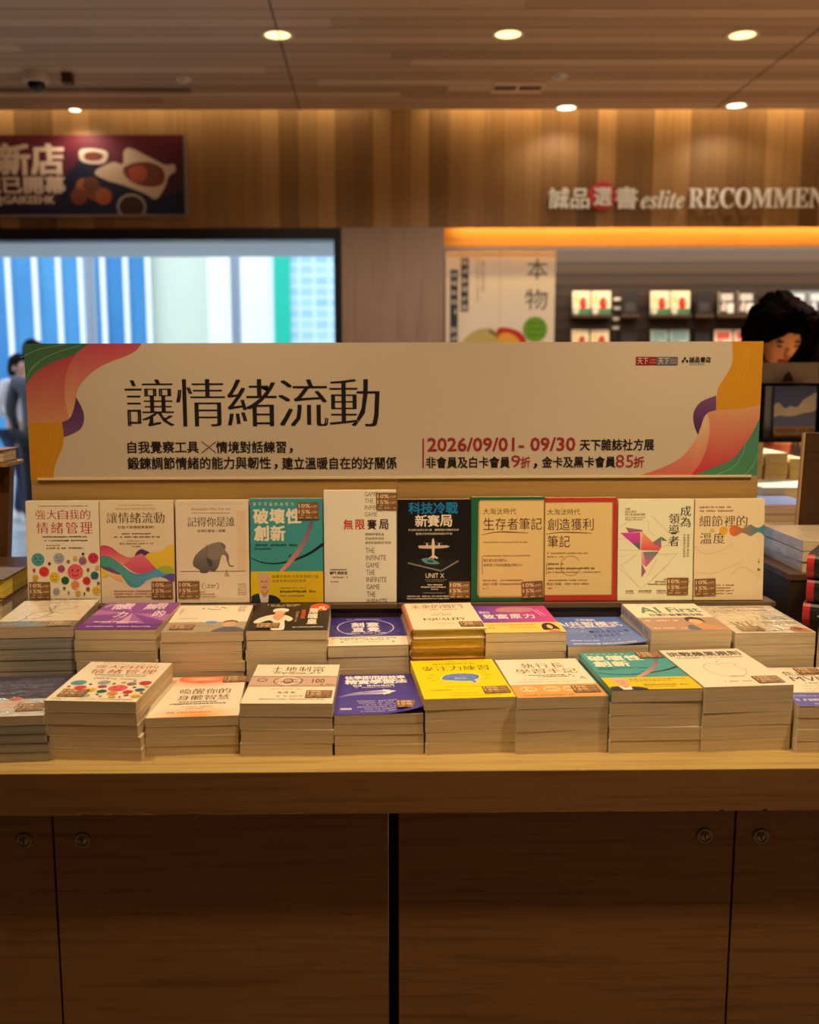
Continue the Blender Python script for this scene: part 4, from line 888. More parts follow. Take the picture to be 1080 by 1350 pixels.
def art_fish():
    A = Art(.148, .21); c = (90, 78, 70)
    for i, ch in enumerate('生活設計'): A.text(ch, .36 + i * .1, .045, .44 + i * .1, .13, (150, 134, 116), 'm')
    for ln in ([(.22, .52), (.34, .44), (.5, .40), (.7, .36), (.80, .28), (.72, .22), (.55, .22), (.44, .28), (.5, .40)], [(.5, .25), (.53, .33), (.5, .42), (.56, .5), (.48, .62)], [(.3, .6), (.34, .5), (.46, .46), (.6, .48), (.68, .5)], [(.24, .8), (.3, .7), (.28, .62)], [(.4, .74), (.5, .66), (.6, .62)], [(.2, .84), (.25, .82)]): A.line(ln, .014, c, 5)
    A.rect(0, .80, 1, 1, (130, 122, 116)); A.rect(.28, .82, .55, .98, (120, 140, 138)); A.greek(.1, .9, .3, .05, (170, 162, 150)); return A
def art_violet():
    A = Art(.148, .21); W = (238, 222, 238); A.rect(0, 0, 1, 1, (150, 84, 170), (118, 60, 150))
    for p, c in (([(.5, .42), (0, .3), (0, .5)], (176, 110, 186)), ([(.5, .42), (.3, 1), (.05, 1)], (168, 100, 182)), ([(.5, .42), (1, .45), (1, .7)], (180, 116, 190)), ([(.5, .42), (.62, 1), (.95, 1)], (170, 104, 186)), ([(.5, .42), (.42, .8), (.58, .8)], (214, 160, 200)), ([(.5, .42), (.1, 0), (.3, 0)], (172, 104, 184)), ([(.5, .42), (.7, 0), (.9, 0)], (166, 100, 180))): A.poly(p, c)
    for t, u, v in (('微', .14, .06), ('觀', .27, .04), ('無', .58, .05), ('限', .72, .04), ('力', .30, .36), ('的', .78, .32)): A.text(t, u, v, u + .14, v + .22, W, 'b')
    A.line([(.05, .2), (.1, .1), (.18, .12)], .02, W, 4); A.rect(0, .80, 1, 1, (104, 50, 140)); A.greek(.12, .74, .7, .04, W); A.greek(.1, .9, .9, .03, W); return A
def art_heart():
    A = Art(.148, .21)
    A.line([(.40, .13), (.44, .17), (.52, .19), (.60, .17)], [.008, .03, .012], (90, 80, 72), 4); A.line([(.50, .08), (.53, .10)], .02, (90, 80, 72)); A.line([(.58, .09), (.66, .14)], .022, (90, 80, 72)); A.line([(.36, .12), (.34, .17)], .02, (90, 80, 72))
    for i, ch in enumerate('經營'): A.text(ch, .82, .06 + i * .12, .92, .16 + i * .12, (150, 136, 116), 'm')
    A.column('稻盛和夫', .06, .14, .10, .36, (170, 156, 130)); A.greek(.1, .52, .35, .03, (190, 176, 150))
    A.rect(0, .66, 1, 1, (176, 160, 140)); A.disc(.55, .68, .09, (160, 186, 206), .06); A.disc(.55, .68, .075, (110, 150, 190), .05); A.poly(smooth([(.62, 1), (.66, .9), (.74, .84), (.84, .83), (.95, .88), (1, 1)], 4), (90, 92, 104)); A.disc(.79, .73, .085, (214, 170, 136), .105); A.poly(smooth([(.70, .70), (.72, .63), (.79, .60), (.87, .63), (.89, .71), (.84, .66), (.76, .66)], 4), (110, 84, 66)); A.greek(.30, .80, .6, .03, (130, 110, 96)); return A
def art_chef():
    A = Art(.148, .21); A.rect(0, 0, 1, 1, (48, 34, 30), (40, 28, 26)); W = (236, 226, 210); A.greek(.1, .06, .6, .03, W); A.greek(.2, .11, .56, .03, (200, 180, 160))
    A.disc(.86, .16, .13, (220, 84, 50), .15); A.text('凡', .83, .14, .95, .28, W, 'x')
    A.column('落魄皇', .73, .20, .85, .80, W, 'x'); A.column('跌落神壇', .63, .26, .69, .60, (214, 90, 56), 'b'); A.column('的食神人生', .56, .32, .60, .72, (214, 160, 130))
    A.poly(smooth([(.05, .72), (.10, .58), (.20, .48), (.32, .44), (.45, .48), (.54, .60), (.50, .70), (.44, .66), (.46, .98), (.30, .98), (.30, .72), (.22, .66), (.12, .76)], 4), W); A.poly(smooth([(.27, .50), (.34, .44), (.42, .48), (.36, .66), (.30, .62)], 3), (226, 160, 130)); A.disc(.35, .38, .07, (226, 176, 140), .08); A.poly(smooth([(.26, .34), (.26, .24), (.35, .20), (.45, .24), (.44, .34), (.35, .31)], 4), (240, 232, 220)); A.greek(.56, .90, .95, .03, W); return A
def art_oval():
    A = Art(.148, .21); W = (236, 228, 238); A.rect(0, 0, 1, 1, (60, 50, 130), (70, 60, 140)); A.greek(.25, .07, .72, .02, (200, 190, 220)); A.ellring(.5, .38, .37, .29, .016, (200, 190, 222))
    for i, ch in enumerate('刻意'): A.text(ch, .32 + i * .2, .20, .48 + i * .2, .36, W, 'x')
    for i, ch in enumerate('直覺'): A.text(ch, .32 + i * .2, .38, .48 + i * .2, .53, W, 'x')
    A.greek(.25, .58, .78, .03, W)
    for x, y in ((.06, .3), (.05, .42), (.08, .5), (.9, .25), (.93, .4), (.91, .5)): A.line([(x, y), (x + .04, y + .04)], .006, (150, 140, 190))
    return A
def band_oval():
    A = Art(.148, .06); A.greek(.05, .18, .9, .12, (120, 100, 84)); A.greek(.15, .35, .8, .12, (120, 100, 84)); A.greek(.3, .6, .7, .08, (170, 150, 126)); A.disc(.18, .6, .02, (110, 90, 76)); A.disc(.82, .6, .02, (110, 90, 76)); return A
def art_equal():
    A = Art(.14, .205); c = (140, 96, 76)
    for i, ch in enumerate('未來的戰鬥'): A.text(ch, .12 + i * .15, .06, .25 + i * .15, .22, c, 'm')
    A.greek(.28, .27, .75, .03, c); A.greek(.4, .42, .62, .02, c); A.greek(.36, .48, .64, .024, c); A.text(serif('EQUALITY'), .22, .60, .80, .70, (90, 78, 56), 's'); A.greek(.35, .80, .62, .02, (170, 140, 110)); A.greek(.32, .87, .6, .014, (190, 160, 130)); return A
def art_rich():
    A = Art(.148, .21); A.rect(0, 0, 1, 1, (92, 64, 168), (206, 74, 150), 'u'); W = (240, 230, 238)
    A.poly(smooth([(.3, .22), (.38, .08), (.6, .06), (.8, .10), (.75, .24), (.5, .26)], 4), (190, 130, 150)); A.text('做自己', .06, .22, .2, .30, W, 'b')
    for i, ch in enumerate('致富原力'): A.text(ch, .09 + i * .175, .34, .235 + i * .175, .50, W, 'b')
    A.line([(.80, .16), (.86, .4)], .012, (236, 190, 210)); A.line([(.85, .16), (.91, .4)], .012, (236, 190, 210)); return A
def band_rich():
    A = Art(.148, .075); A.rect(0, 0, 1, 1, (240, 206, 110)); c = (200, 150, 50); A.greek(.05, .25, .72, .14, c); A.greek(.06, .55, .2, .2, c); A.greek(.34, .5, .68, .14, c)
    A.poly(smooth([(.74, .75), (.76, .3), (.82, .1), (.89, .12), (.93, .4), (.95, .8), (.9, .7), (.8, .8)], 4), (50, 36, 34)); A.disc(.845, .48, .035, (236, 190, 150), .2); A.poly([(.78, 1), (.82, .8), (.90, .8), (.96, 1)], (210, 120, 110)); return A
def art_ai():
    A = Art(.148, .21); A.rect(0, 0, 1, 1, (92, 118, 196), (110, 138, 206)); W = (236, 236, 244); A.text('工作者的', .36, .07, .62, .16, W, 'b'); A.text('AI共智模式', .06, .18, .92, .36, W, 'b'); A.greek(.2, .38, .85, .04, W)
    for k, v in enumerate((.47, .52, .57)): A.greek(.08, v, .45, .022, (176, 190, 226))
    g = random.Random(3)
    for r_, t in enumerate(('INTELLI', 'GENCE')):
        for i, ch in enumerate(t): A.text(ch, .42 + i * .075, .52 + r_ * .14, .46 + i * .075, .58 + r_ * .14, (44, 58, 120), 'b')
    for k in range(16): x, y = g.uniform(.1, .9), g.uniform(.42, .9); A.line([(x, y), (x + .03, y)], .014, (226, 230, 244))
    A.greek(.06, .85, .45, .03, W); A.greek(.08, .95, .86, .035, W); return A
def art_first():
    A = Art(.148, .21); A.greek(.18, .06, .5, .03, (160, 150, 130)); A.text('AI', .14, .15, .40, .37, (96, 140, 104), 'b'); A.text('First', .52, .17, .94, .35, (96, 140, 104), 'b'); A.text('台積升級實戰攻略', .2, .40, .90, .50, (110, 92, 112), 'b')
    A.rect(.0, .55, 1, 1, (184, 148, 126)); A.greek(.06, .66, .5, .05, (236, 220, 206)); A.greek(.06, .92, .5, .04, (236, 220, 206)); A.poly(smooth([(.55, .98), (.57, .84), (.66, .76), (.8, .80), (.96, .92), (1, .98)], 4), (206, 150, 110)); A.poly(smooth([(.5, .98), (.52, .86), (.6, .82), (.64, .98)], 3), (100, 112, 130)); A.disc(.69, .69, .08, (230, 180, 150), .10); A.poly(smooth([(.59, .70), (.60, .58), (.70, .53), (.80, .60), (.80, .74), (.76, .64), (.66, .62)], 4), (70, 48, 44)); return A
def spine_first():
    A = Art(.21, .02); c = (110, 100, 120); A.text('AI First', .06, .25, .26, .75, c, 'b'); A.text('台積升級實戰攻略', .30, .2, .72, .8, (90, 80, 100)); A.text('商業', .78, .25, .92, .75, (170, 120, 110)); return A
def art_wealth():
    A = Art(.148, .21); c = (120, 92, 66); L = (196, 176, 140)
    for t, u0, v0, u1, v1, st_ in (('人生財富', .10, .16, .40, .30, 'm'), ('WE', .10, .62, .42, .80, 's'), ('人生財富', .52, .42, .92, .56, 'm')): A.text(serif(t) if t == 'WE' else t, u0, v0, u1, v1, c, st_)
    A.text(serif('WEALTH'), .50, .62, .97, .72, (190, 150, 84), 's'); A.greek(.2, .09, .9, .04, c); A.greek(.45, .20, .9, .05, c); A.greek(.6, .30, .85, .03, (190, 160, 116)); A.rect(.43, .0, .44, 1, L); A.greek(.5, .93, .62, .05, c)
    A.poly(smooth([(.74, .98), (.76, .86), (.84, .80), (.92, .86), (.97, .98)], 4), (190, 130, 60)); A.disc(.85, .88, .05, (150, 80, 40), .05); return A
def art_navy():
    A = Art(.148, .21); A.rect(0, 0, 1, .60, (56, 52, 84)); c = (110, 110, 150); A.text('藏在日常裡的', .40, .06, .92, .16, c); A.text('心理學', .40, .22, .85, .32, c); A.greek(.3, .42, .9, .03, c); A.rect(0, .60, 1, 1, (214, 216, 214))
    A.poly(smooth([(.40, .76), (.48, .64), (.58, .60), (.70, .64), (.78, .72), (.72, .80), (.56, .82)], 4), (226, 200, 180)); A.disc(.56, .60, .07, (206, 120, 90), .05); A.line([(.62, .82), (.64, .70), (.74, .66), (.85, .70), (.86, .76), (.74, .80), (.62, .82)], .010, (60, 56, 60), 4); A.greek(.4, .90, .62, .03, (150, 150, 150)); return A

# ------------------------------------------------------------------ standing books on the ledge
def stand(pxl, pxr, pyt, hh, t, art, col, label, spine=None, sticker=None, lean=4.0, Y=1.965, paper=None):
    a, b = PY(pxl, 730, Y), PY(pxr, 730, Y); w = b.x - a.x - .0008
    if art: art.w = w
    book(((a.x + b.x) / 2, Y + t * math.cos(R(lean)) , zl + .0004 + t * math.sin(R(0))), (R(90 - lean), 0, 0), w, hh, t, label, 'books standing upright on the ledge', art, col, paper, spine, sticker)
ST = 'standing upright on the ledge'
stand(33.5, 130.5, 659, .209, .019, art_faces(), IVORY, 'ivory book of round smiley faces with red title ' + ST, None, (.165, .87, 0))
stand(131, 229, 658, .209, .020, art_waves(), S(212, 172, 122), 'tan book with rainbow ribbon waves ' + ST, S(230, 170, 60), (.83, .87, 0))
stand(231, 328, 658, .209, .022, art_elephant(), S(212, 172, 130), 'beige book with a grey elephant on a seesaw ' + ST, S(206, 166, 124), (.17, .87, 0))
stand(329.5, 426, 655, .212, .018, art_teal(), (66, 158, 166), 'teal book with a yellow lower part and grey haired man ' + ST, (66, 158, 166), (.80, .118, 0))
stand(427, 523, 643, .228, .024, art_infinite(), S(214, 184, 142), 'tall pale book with a column of repeated grey words ' + ST, S(196, 164, 122), (.87, .095, 0), lean=2.5)
stand(524, 621, 656, .209, .018, art_drone(), (24, 22, 26), 'black book with a white drone over a tablet ' + ST, (24, 22, 26), (.85, .885, 0))
stand(621.5, 718.5, 654, .213, .020, art_note(S(30, 78, 46), 0), S(30, 78, 46), 'kraft brown book with a green border ' + ST, S(30, 78, 46), (.84, .89, 3))
stand(719, 814.5, 653, .211, .020, art_note(S(170, 46, 28), 1), S(170, 46, 28), 'kraft brown book with a red border ' + ST, S(170, 46, 28))
stand(815.5, 915.5, 652, .207, .020, art_bird(), S(218, 190, 138), 'pale book with a folded pink paper bird ' + ST, S(206, 176, 126), (.80, .86, 0))
stand(916.5, 1009, 651, .207, .019, art_detail(), S(218, 176, 122), 'tan book with a row of orange blobs turning teal ' + ST, S(206, 166, 116), (.165, .87, 2))

# ------------------------------------------------------------------ front row of stacks
Fz, Fy = Zt + .0004, 1.512
IV = IVORY
stack(10, (-72, 948), (52.5, 941.5), Fz, 5, 1.482, topkw=dict(art=art_navy(), sticker=(.80, .82, 3), col=(214, 216, 214)), lowkw=dict(paper=PAPER_GREY, col=(120, 114, 106)), desc='navy and white shrink wrapped book atop the leftmost front stack', short='navy and white shrink wrapped book', wrapped=(0, 1, 2, 3, 4), shifts=[.003, .002, .006, .005])
for q in (): pass
stack(11, (60.5, 921), (187, 927.5), Fz, 5, Fy, topkw=dict(art=art_faces(), sticker=(.23, .83, 0)), desc='ivory smiley face book lying atop its front row stack', short='lying smiley face book', shifts=[0, .0008, .005, .0055], jit=.001)
stack(12, (191, 947), (315.5, 942), Fz, 4, Fy, topkw=dict(art=art_orange(), sticker=(.88, .10, -2)), desc='ivory book with glowing orange ends lying atop its front row stack', short='lying ivory book with orange glow')
stack(13, (316, 927), (439, 927), Fz, 4, Fy, topkw=dict(art=art_money(), sticker=(.83, .79, 0)), desc='ivory book with a banknote band lying atop its front row stack', short='lying banknote book')
stack(14, (440.3, 942), (559, 940), Fz, 4, Fy, w=.143, topkw=dict(art=art_study(), col=(64, 52, 146), sticker=(.86, .865, 0), curl=lambda u, v: .012 * max(0, u - .45) ** 2 / .3 * max(0, v)), desc='purple book with a white arrow lying atop its front row stack', short='lying purple arrow book', shifts=[.0, .001, .001])
stack(15, (559.5, 921.5), (680, 918), Fz, 5, Fy, topkw=dict(art=art_brain(), col=(240, 214, 24), sticker=(.83, .83, 1)), desc='bright yellow book with a blue brain lying atop its front row stack', short='lying yellow brain book', shifts=[.002, .002, .003, .002])
stack(16, (682.5, 920), (805, 917), Fz, 5, Fy, topkw=dict(art=art_ceo(), sticker=(.81, .83, 0)), desc='cream book with a tan lower band lying atop its front row stack', short='lying cream book with tan band', wrapped=(1, 2, 3, 4))
stack(17, (806.5, 909.5), (929.5, 907), Fz, 5, Fy, topkw=dict(art=art_teal(), col=(66, 158, 166), sticker=(.82, .11, 0)), desc='teal and yellow book lying atop its front row stack', short='lying teal and yellow book')
stack(18, (930.5, 906.5), (1052, 901), Fz, 5, Fy, topkw=dict(art=art_apple(), sticker=(.80, .865, 0)), desc='cream book with an outlined apple lying atop its front row stack', short='lying outlined apple book', shifts=[0, -.001, -.0015, -.0015])
def band_blue():
    A = Art(.148, .03); A.rect(0, 0, 1, 1, (96, 92, 176)); A.greek(.02, .25, .98, .14, (170, 168, 220)); A.greek(.05, .55, .98, .2, (214, 212, 236)); A.greek(.2, .85, .9, .14, (190, 188, 226)); return A
stack(19, (1053.5, 931), (1180, 931), Fz, 4, Fy, topkw=dict(art=art_mvp(), band=(band_blue(), .68), sticker=(.62, .12, 0)), desc='cream book with a blue band at the right end of the front row', short='cream book with blue band')

# ------------------------------------------------------------------ second row of stacks, on the low step
Mz, My = Zt + .0504, 1.742
stack(20, (-13, 827), (96, 825), Mz, 5, My, topkw=dict(art=art_fish(), sticker=(.82, .92, 0)), lowkw=dict(paper=PAPER_GREY, col=(120, 114, 106)), desc='white shrink wrapped book with a brush drawing atop the left second row stack', short='white book with brush drawing', wrapped=(0, 1, 2, 3, 4))
stack(21, (98, 829.5), (211, 829.5), Mz, 5, My, topkw=dict(art=art_violet(), col=(140, 76, 164)), desc='violet book with white brushed characters atop its second row stack', short='violet book', shifts=[-.001, -.001, .001])
stack(22, (212.5, 833.5), (321.5, 832), Mz, 5, My, topkw=dict(art=art_heart(), sticker=(.22, .85, 0)), desc='white book with a suited man in its corner atop its second row stack', short='white book with suited man', shifts=[-.003, -.003, .002])
stack(23, (324, 831), (431, 830), Mz, 5, My, topkw=dict(art=art_chef(), col=(44, 32, 28), sticker=(.25, .85, 0)), desc='black book with a white clad chef atop its second row stack', short='black chef book')
stack(24, (432, 852), (539, 850), Mz, 3, My, topkw=dict(art=art_oval(), col=(60, 50, 130), band=(band_oval(), .71)), desc='dark purple book with an oval ring atop its second row stack', short='dark purple oval ring book')
stack(25, (541, 829.5), (640, 827.5), Mz, 5, My, w=.140, h=.2, topkw=dict(art=art_equal(), hard=True, col=(240, 222, 190), spine=(196, 120, 80), paper=PAPER_OLIVE, sticker=(.83, .86, 0), name='hardcover_book'), lowkw=dict(hard=True, col=(206, 140, 76), spine=(224, 200, 160), paper=PAPER_YELLOW, name='hardcover_book'), desc='cream hardcover with a brown title atop its second row stack', short='cream hardcover', wrapped=(1, 2))
stack(26, (640.5, 834.5), (747, 833), Mz, 5, My, topkw=dict(art=art_rich(), col=(150, 70, 160), band=(band_rich(), .66)), lowkw=dict(paper=PAPER, col=(236, 214, 130)), desc='purple to pink book with a yellow band atop its second row stack', short='purple and pink book')
stack(27, (749, 851), (857, 850), Mz, 3, My, topkw=dict(art=art_ai(), col=(92, 118, 196), curl=lambda u, v: .010 * max(0, u - .4) ** 2 / .36 * max(0, v - .2)), desc='blue book with scattered dark letters atop its second row stack', short='blue book')
stack(28, (859, 831), (967.5, 830), Mz, 4, My, topkw=dict(art=art_first(), spine_art=spine_first(), spine=(214, 206, 204)), desc='cream book with green lettering and a woman atop its second row stack', short='cream book with green lettering')
stack(29, (970, 834), (1077, 833), Mz, 4, My, topkw=dict(art=art_wealth(), sticker=(.25, .88, 0)), desc='cream book with a dividing line atop the rightmost second row stack', short='cream book with dividing line', wrapped=(0, 1))

# ------------------------------------------------------------------ neighbouring displays left and right of the books
def flat_book(name, loc, w, h, t, label, group, col, paper=None, rz=0, spine=None, wrap=False, hard=False, sticker=None, art=None):
    return book(loc, (0, 0, R(rz)), w, h, t, label, group, art, col, paper, spine, sticker, wrap=wrap, hard=hard, name=name)
# right: dark riser with wrapped books and an upright board
rx = .842; rzt = PY(1057, 757, 1.952).z
e = empty('display_riser', (1.0, 1.952, Zt), 'dark brown riser box right of the standing books', 'riser')
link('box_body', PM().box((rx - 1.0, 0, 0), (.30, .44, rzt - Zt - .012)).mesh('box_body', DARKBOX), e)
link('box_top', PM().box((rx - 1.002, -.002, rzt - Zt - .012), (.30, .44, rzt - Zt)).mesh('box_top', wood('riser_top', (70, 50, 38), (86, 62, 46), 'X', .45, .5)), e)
for i in range(3):
    z = rzt + .0004 + (2 - i) * .0222; q = PY(1049 + (0, 2, 1)[i], 745, 1.99)
    flat_book('paperback_book', (q.x + .078 - (.0, .003, .0)[i], 1.968, z), .15, .21, .0205, f'{ORD[i]} cream shrink wrapped book of the three on the right riser', 'wrapped books on the right riser', (226, 206, 176), None, (0, .8, -.6)[i], spine=(186, 168, 150), wrap=i + 1)
q0, q1 = PY(1053, 702, 2.22), PY(1064, 571, 2.22)
e = empty('display_board', (q0.x + .14, 2.22, rzt), 'dark wooden board standing on a slab at the right edge', 'display board')
link('slab', PM().box((PY(1037, 700, 2.2).x - q0.x - .14, -.05, .0), (.20, .14, PY(1060, 706, 2.17).z - rzt)).mesh('slab', OAK_PANEL), e)
zb_ = PY(1060, 706, 2.17).z - rzt
bd = PM(); dx = q1.x - q0.x; zt_ = q1.z - rzt
for y0, y1 in ((0, .02),):
    P0 = [(-.14, y0, zb_), (.2, y0, zb_), (.2, y0, zt_), (-.14 + dx, y0, zt_)]; P1 = [(a, y1, c) for a, _, c in P0]
    bd.face(P0); bd.face(P1[::-1])
    for i in range(4): j = (i + 1) % 4; bd.face([P0[i], P0[j], P1[j], P1[i]])
link('board', bd.mesh('board', wood('dark_board', (56, 36, 18), (72, 48, 26), 'X', .5, .6)), e)
link('edge_band', PM().tube([(-.142, .008, zb_), (-.142 + dx, .008, zt_)], .005, 6).mesh('edge_band', plain('board_edge', (176, 140, 96), .5)), e)
# right edge: thick black hardcovers with red head bands, spines to the viewer
BK = (30, 28, 30)
def black_spine():
    A = Art(.22, .05); A.rect(0, 0, .085, 1, (176, 44, 48)); A.greek(.12, .5, .27, .14, (200, 190, 180)); A.rect(.30, .3, .4, .72, (190, 180, 170)); return A
by = 1.815; bz = PY(1064, 826, by).z
sx_ = PY(1063, 830, by).x; ra = R(-33)
flat_book('paperback_book', (sx_ + .012 + .11 * math.cos(ra), by + .11 * math.sin(ra), Zt + .0004), .2, .125, bz - Zt - .001, 'pale thick book under the black hardcovers at the right edge', 'books at the right edge of the worktop', (206, 196, 180), None, -33)
for i in range(3):
    t = .0455; z = bz + .0004 + (2 - i) * (t + .0006); px = (1062, 1063.5, 1060)[i]; q = PY(px, 770, by)
    e = empty('hardcover_book', (q.x + .11 * math.cos(ra), by + .11 * math.sin(ra), z), f'{ORD[i]} of three thick black hardcovers with red bands at the right edge', 'book', (0, 0, ra), group='black hardcovers at the right edge')
    pm = PM(); N = 8
    P = [(.012 - .012 * math.sin(math.pi * k / N), t / 2 - t / 2 * math.cos(math.pi * k / N)) for k in range(N + 1)]
    f = lambda u, v, k_: (-.11 + u * .22, .012 - (.012 * math.sqrt(max(0, 1 - (2 * v - 1) ** 2))) - k_ * 2, t * (1 - v))
    for k in range(N):
        for ua, ub, c in ((0, .06, (176, 44, 48)), (.06, 1, BK)): pm.face([(-.11 + ua * .22, P[k][0], P[k][1]), (-.11 + ub * .22, P[k][0], P[k][1]), (-.11 + ub * .22, P[k + 1][0], P[k + 1][1]), (-.11 + ua * .22, P[k + 1][0], P[k + 1][1])], c)
    pm.face([(-.11, a, b) for a, b in P], (150, 40, 44)); pm.face([(.11, a, b) for a, b in P], BK)
    for z0_, z1_ in ((0, .003), (t - .003, t)): pm.box((-.11, .012, z0_), (.11, .125, z1_), BK)
    A = Art(.22, .05); A.greek(.12, .5, .27, .10, (200, 190, 180)); A.rect(.30, .36, .40, .66, (190, 180, 170)); A.bake(pm, f)
    link('cover', pm.mesh('cover', INK, False), e); link('pages', PM().box((-.106, .008, .003), (.106, .121, t - .003)).mesh('pages', PAPER), e)
# left: pile of thick books and the side of another display
lx = PY(33, 741, 2.05).x - .01; lz = PY(13, 764, 1.962).z
e = empty('display_riser', (lx - .13, 1.962, Zt), 'dark riser box at the left edge behind the wrapped books', 'riser')
link('box_body', PM().box((-.16, 0, 0), (.128, .32, .07)).mesh('box_body', DARKBOX), e)
z = Zt + .0704; tt = (lz - z) / 3
for i, (c, pp, lb) in enumerate((((88, 62, 46), PAPER_YELLOW, 'dark brown covered thick book with golden pages atop the left edge pile'), ((206, 190, 160), PAPER, 'cream thick book in the middle of the left edge pile'), ((120, 104, 88), PAPER_GREY, 'grey brown thick book at the bottom of the left edge pile'))):
    flat_book('hardcover_book', (lx - .1 - .004 * i, 1.965, z + (2 - i) * tt), .19, .25, tt - .0006, lb, 'pile of thick books at the left edge', c, pp, 0, spine=c, hard=True)
q0, q1 = PY(-1, 705, 2.3), PY(13, 614, 2.3)
e = empty('display_board', (q0.x - .2, 2.3, Zt), 'dark wooden board leaning at the left edge below a small book', 'display board')
bd = PM(); za_ = q0.z - Zt - .1; zt2 = q1.z - Zt
P0 = [(-.2, 0, 0), (.2, 0, 0), (.2 + (q1.x - q0.x), 0, zt2), (-.2, 0, zt2)]; P1 = [(a, .03, c) for a, _, c in P0]
bd.face(P0); bd.face(P1[::-1])
for i in range(4): j = (i + 1) % 4; bd.face([P0[i], P0[j], P1[j], P1[i]])
link('board', bd.mesh('board', wood('dark_board_left', (78, 46, 22), (98, 62, 30), 'Z', .5, .6)), e)
link('top_rail', PM().box((-.2, -.03, zt2), (.2 + q1.x - q0.x + .004, .08, zt2 + .008)).mesh('top_rail', OAK_PANEL), e)
q = PY(10, 610, 2.3)
flat_book('hardcover_book', (q.x - .075, 2.28, Zt + zt2 + .0084), .15, .09, .03, 'small brown book lying on the leaning board at the left edge', 'small book on the board', (120, 70, 44), PAPER, 0, spine=(150, 110, 84), hard=True)

# ------------------------------------------------------------------ right background: a table with book piles, magazine rack
Yb = 2.72; bz_ = PY(1030, 706, Yb).z
bt0 = PY(985, 700, Yb).x
e = empty('side_table', (bt0 + .6, Yb, 0), 'dark side table with book piles behind the right end of the display', 'table')
link('table_top', PM().box((-.62, -.04, .80), (.9, .95, .85)).mesh('table_top', OAK), e); link('table_body', PM().box((-.58, 0, 0), (.86, .9, .80)).mesh('table_body', DARKBOX), e)
pz = .8504
cols = [(226, 206, 180), (206, 150, 130), (150, 160, 170), (226, 200, 150)]
q = PY(1010, 690, Yb); zt3 = PY(1030, 669, Yb).z; n = 12; t = (zt3 - pz) / n
for i in range(n):
    z = pz + (n - 1 - i) * t
    flat_book('paperback_book', (q.x + .055 + (.006 if i % 3 == 1 else 0), Yb + .002 * (i % 2), z), .15, .21, t - .0008, ('pink and blue covered magazine topping the pile behind the tan standing book' if i == 0 else f'book {i} layers below the pink and blue magazine behind the tan standing book'), 'pile behind the right end of the display', (206, 130, 150) if i == 0 else (214, 196, 170))
flat_book('paperback_book', (q.x + .07, Yb + .012, zt3 + .0004), .16, .2, .006, 'blue and white magazine lying on the pink and blue one', 'pile behind the right end of the display', (110, 130, 180), rz=4)
zt4 = PY(1030, 641, Yb + .24).z
n = 6; t = (zt4 - pz) / 12
for i in range(6):
    flat_book('paperback_book', (PY(1005, 650, Yb + .24).x + .09, Yb + .212, pz + (5 - i) * 2 * t), .2, .22, 2 * t - .001, ('white and grey green topped thick book second row behind the magazines' if i == 0 else f'thick pale book {i} layers below the grey green one behind the magazines'), 'thick books behind the magazine pile', (216, 220, 206) if i == 0 else (196, 200, 180))
for key, xa, xb, ya, col, lb in ((0, 992, 1008, 582, (226, 196, 168), 'pale pile beside the banner edge'), (1, 1009, 1040, 597, (214, 190, 166), 'grey pink pile below the magazine rack'), (2, 1041, 1062, 604, (236, 200, 150), 'warm lit pile right of the grey pink one')):  # rightmost pile: warm light is put into its cover colour
    Y_ = Yb + .60; a, b = PY(xa, ya, Y_), PY(xb, ya, Y_); n = 9; t = (a.z - pz) / n; w = b.x - a.x
    for i in range(n):
        flat_book('paperback_book', ((a.x + b.x) / 2 + (.002 if i % 2 else 0), Y_, pz + (n - 1 - i) * t), w - .003, .2, t - .001, f'{(ORD + ["eighth", "ninth"])[i]} book of the {lb}', lb, col)
# magazine rack holding a book with a cloudy sky
Yr = 3.16
a = PY(1004, 478, Yr); b = PY(1078, 478, Yr); zr0 = PY(1040, 583, Yr).z; zr1 = a.z
e = empty('magazine_rack', ((a.x + b.x) / 2 + .02, Yr, .8502), 'grey acrylic magazine rack with a triangular slot right of the banner', 'rack')
ox, oz = e.location.x, e.location.z; ww = (b.x - a.x) / 2
zc_ = PY(1040, 505, Yr).z
link('header', PM().box((-ww - .02, .03, zc_ - oz), (ww + .0, .05, zr1 - oz)).mesh('header', plain('grey_card', (176, 158, 142), .45)), e)
cx_ = PY(1044, 500, Yr).x - ox
pm = PM(); zl_, zh_ = PY(1044, 503, Yr).z - oz, PY(1044, 491, Yr).z - oz
pm.face([(cx_ - .02, .0285, zl_), (cx_ + .02, .0285, zl_), (cx_ + .006, .0285, zh_), (cx_ - .006, .0285, zh_)]); link('slot', pm.mesh('slot', plain('slot_dark', (60, 44, 36), .7)), e)
link('pocket', PM().box((-ww - .03, -.01, zr0 - oz), (ww + .03, .03, zr0 - oz + .012)).box((-ww - .03, .045, zr0 - oz), (ww + .03, .055, zc_ - oz)).box((-ww - .03, -.01, zr0 - oz), (-ww - .02, .055, zc_ - oz)).box((ww + .02, -.01, zr0 - oz), (ww + .03, .055, zc_ - oz)).mesh('pocket', plain('black_acrylic', (22, 20, 20), .25)), e)
link('stem', PM().box((.075, .045, .012), (.085, .055, zr0 - oz)).mesh('stem', plain('black_acrylic', (22, 20, 20), .25)), e)
link('foot', PM().box((-.10, -.02, 0), (.10, .11, .012)).mesh('foot', plain('black_acrylic', (22, 20, 20), .25)), e)
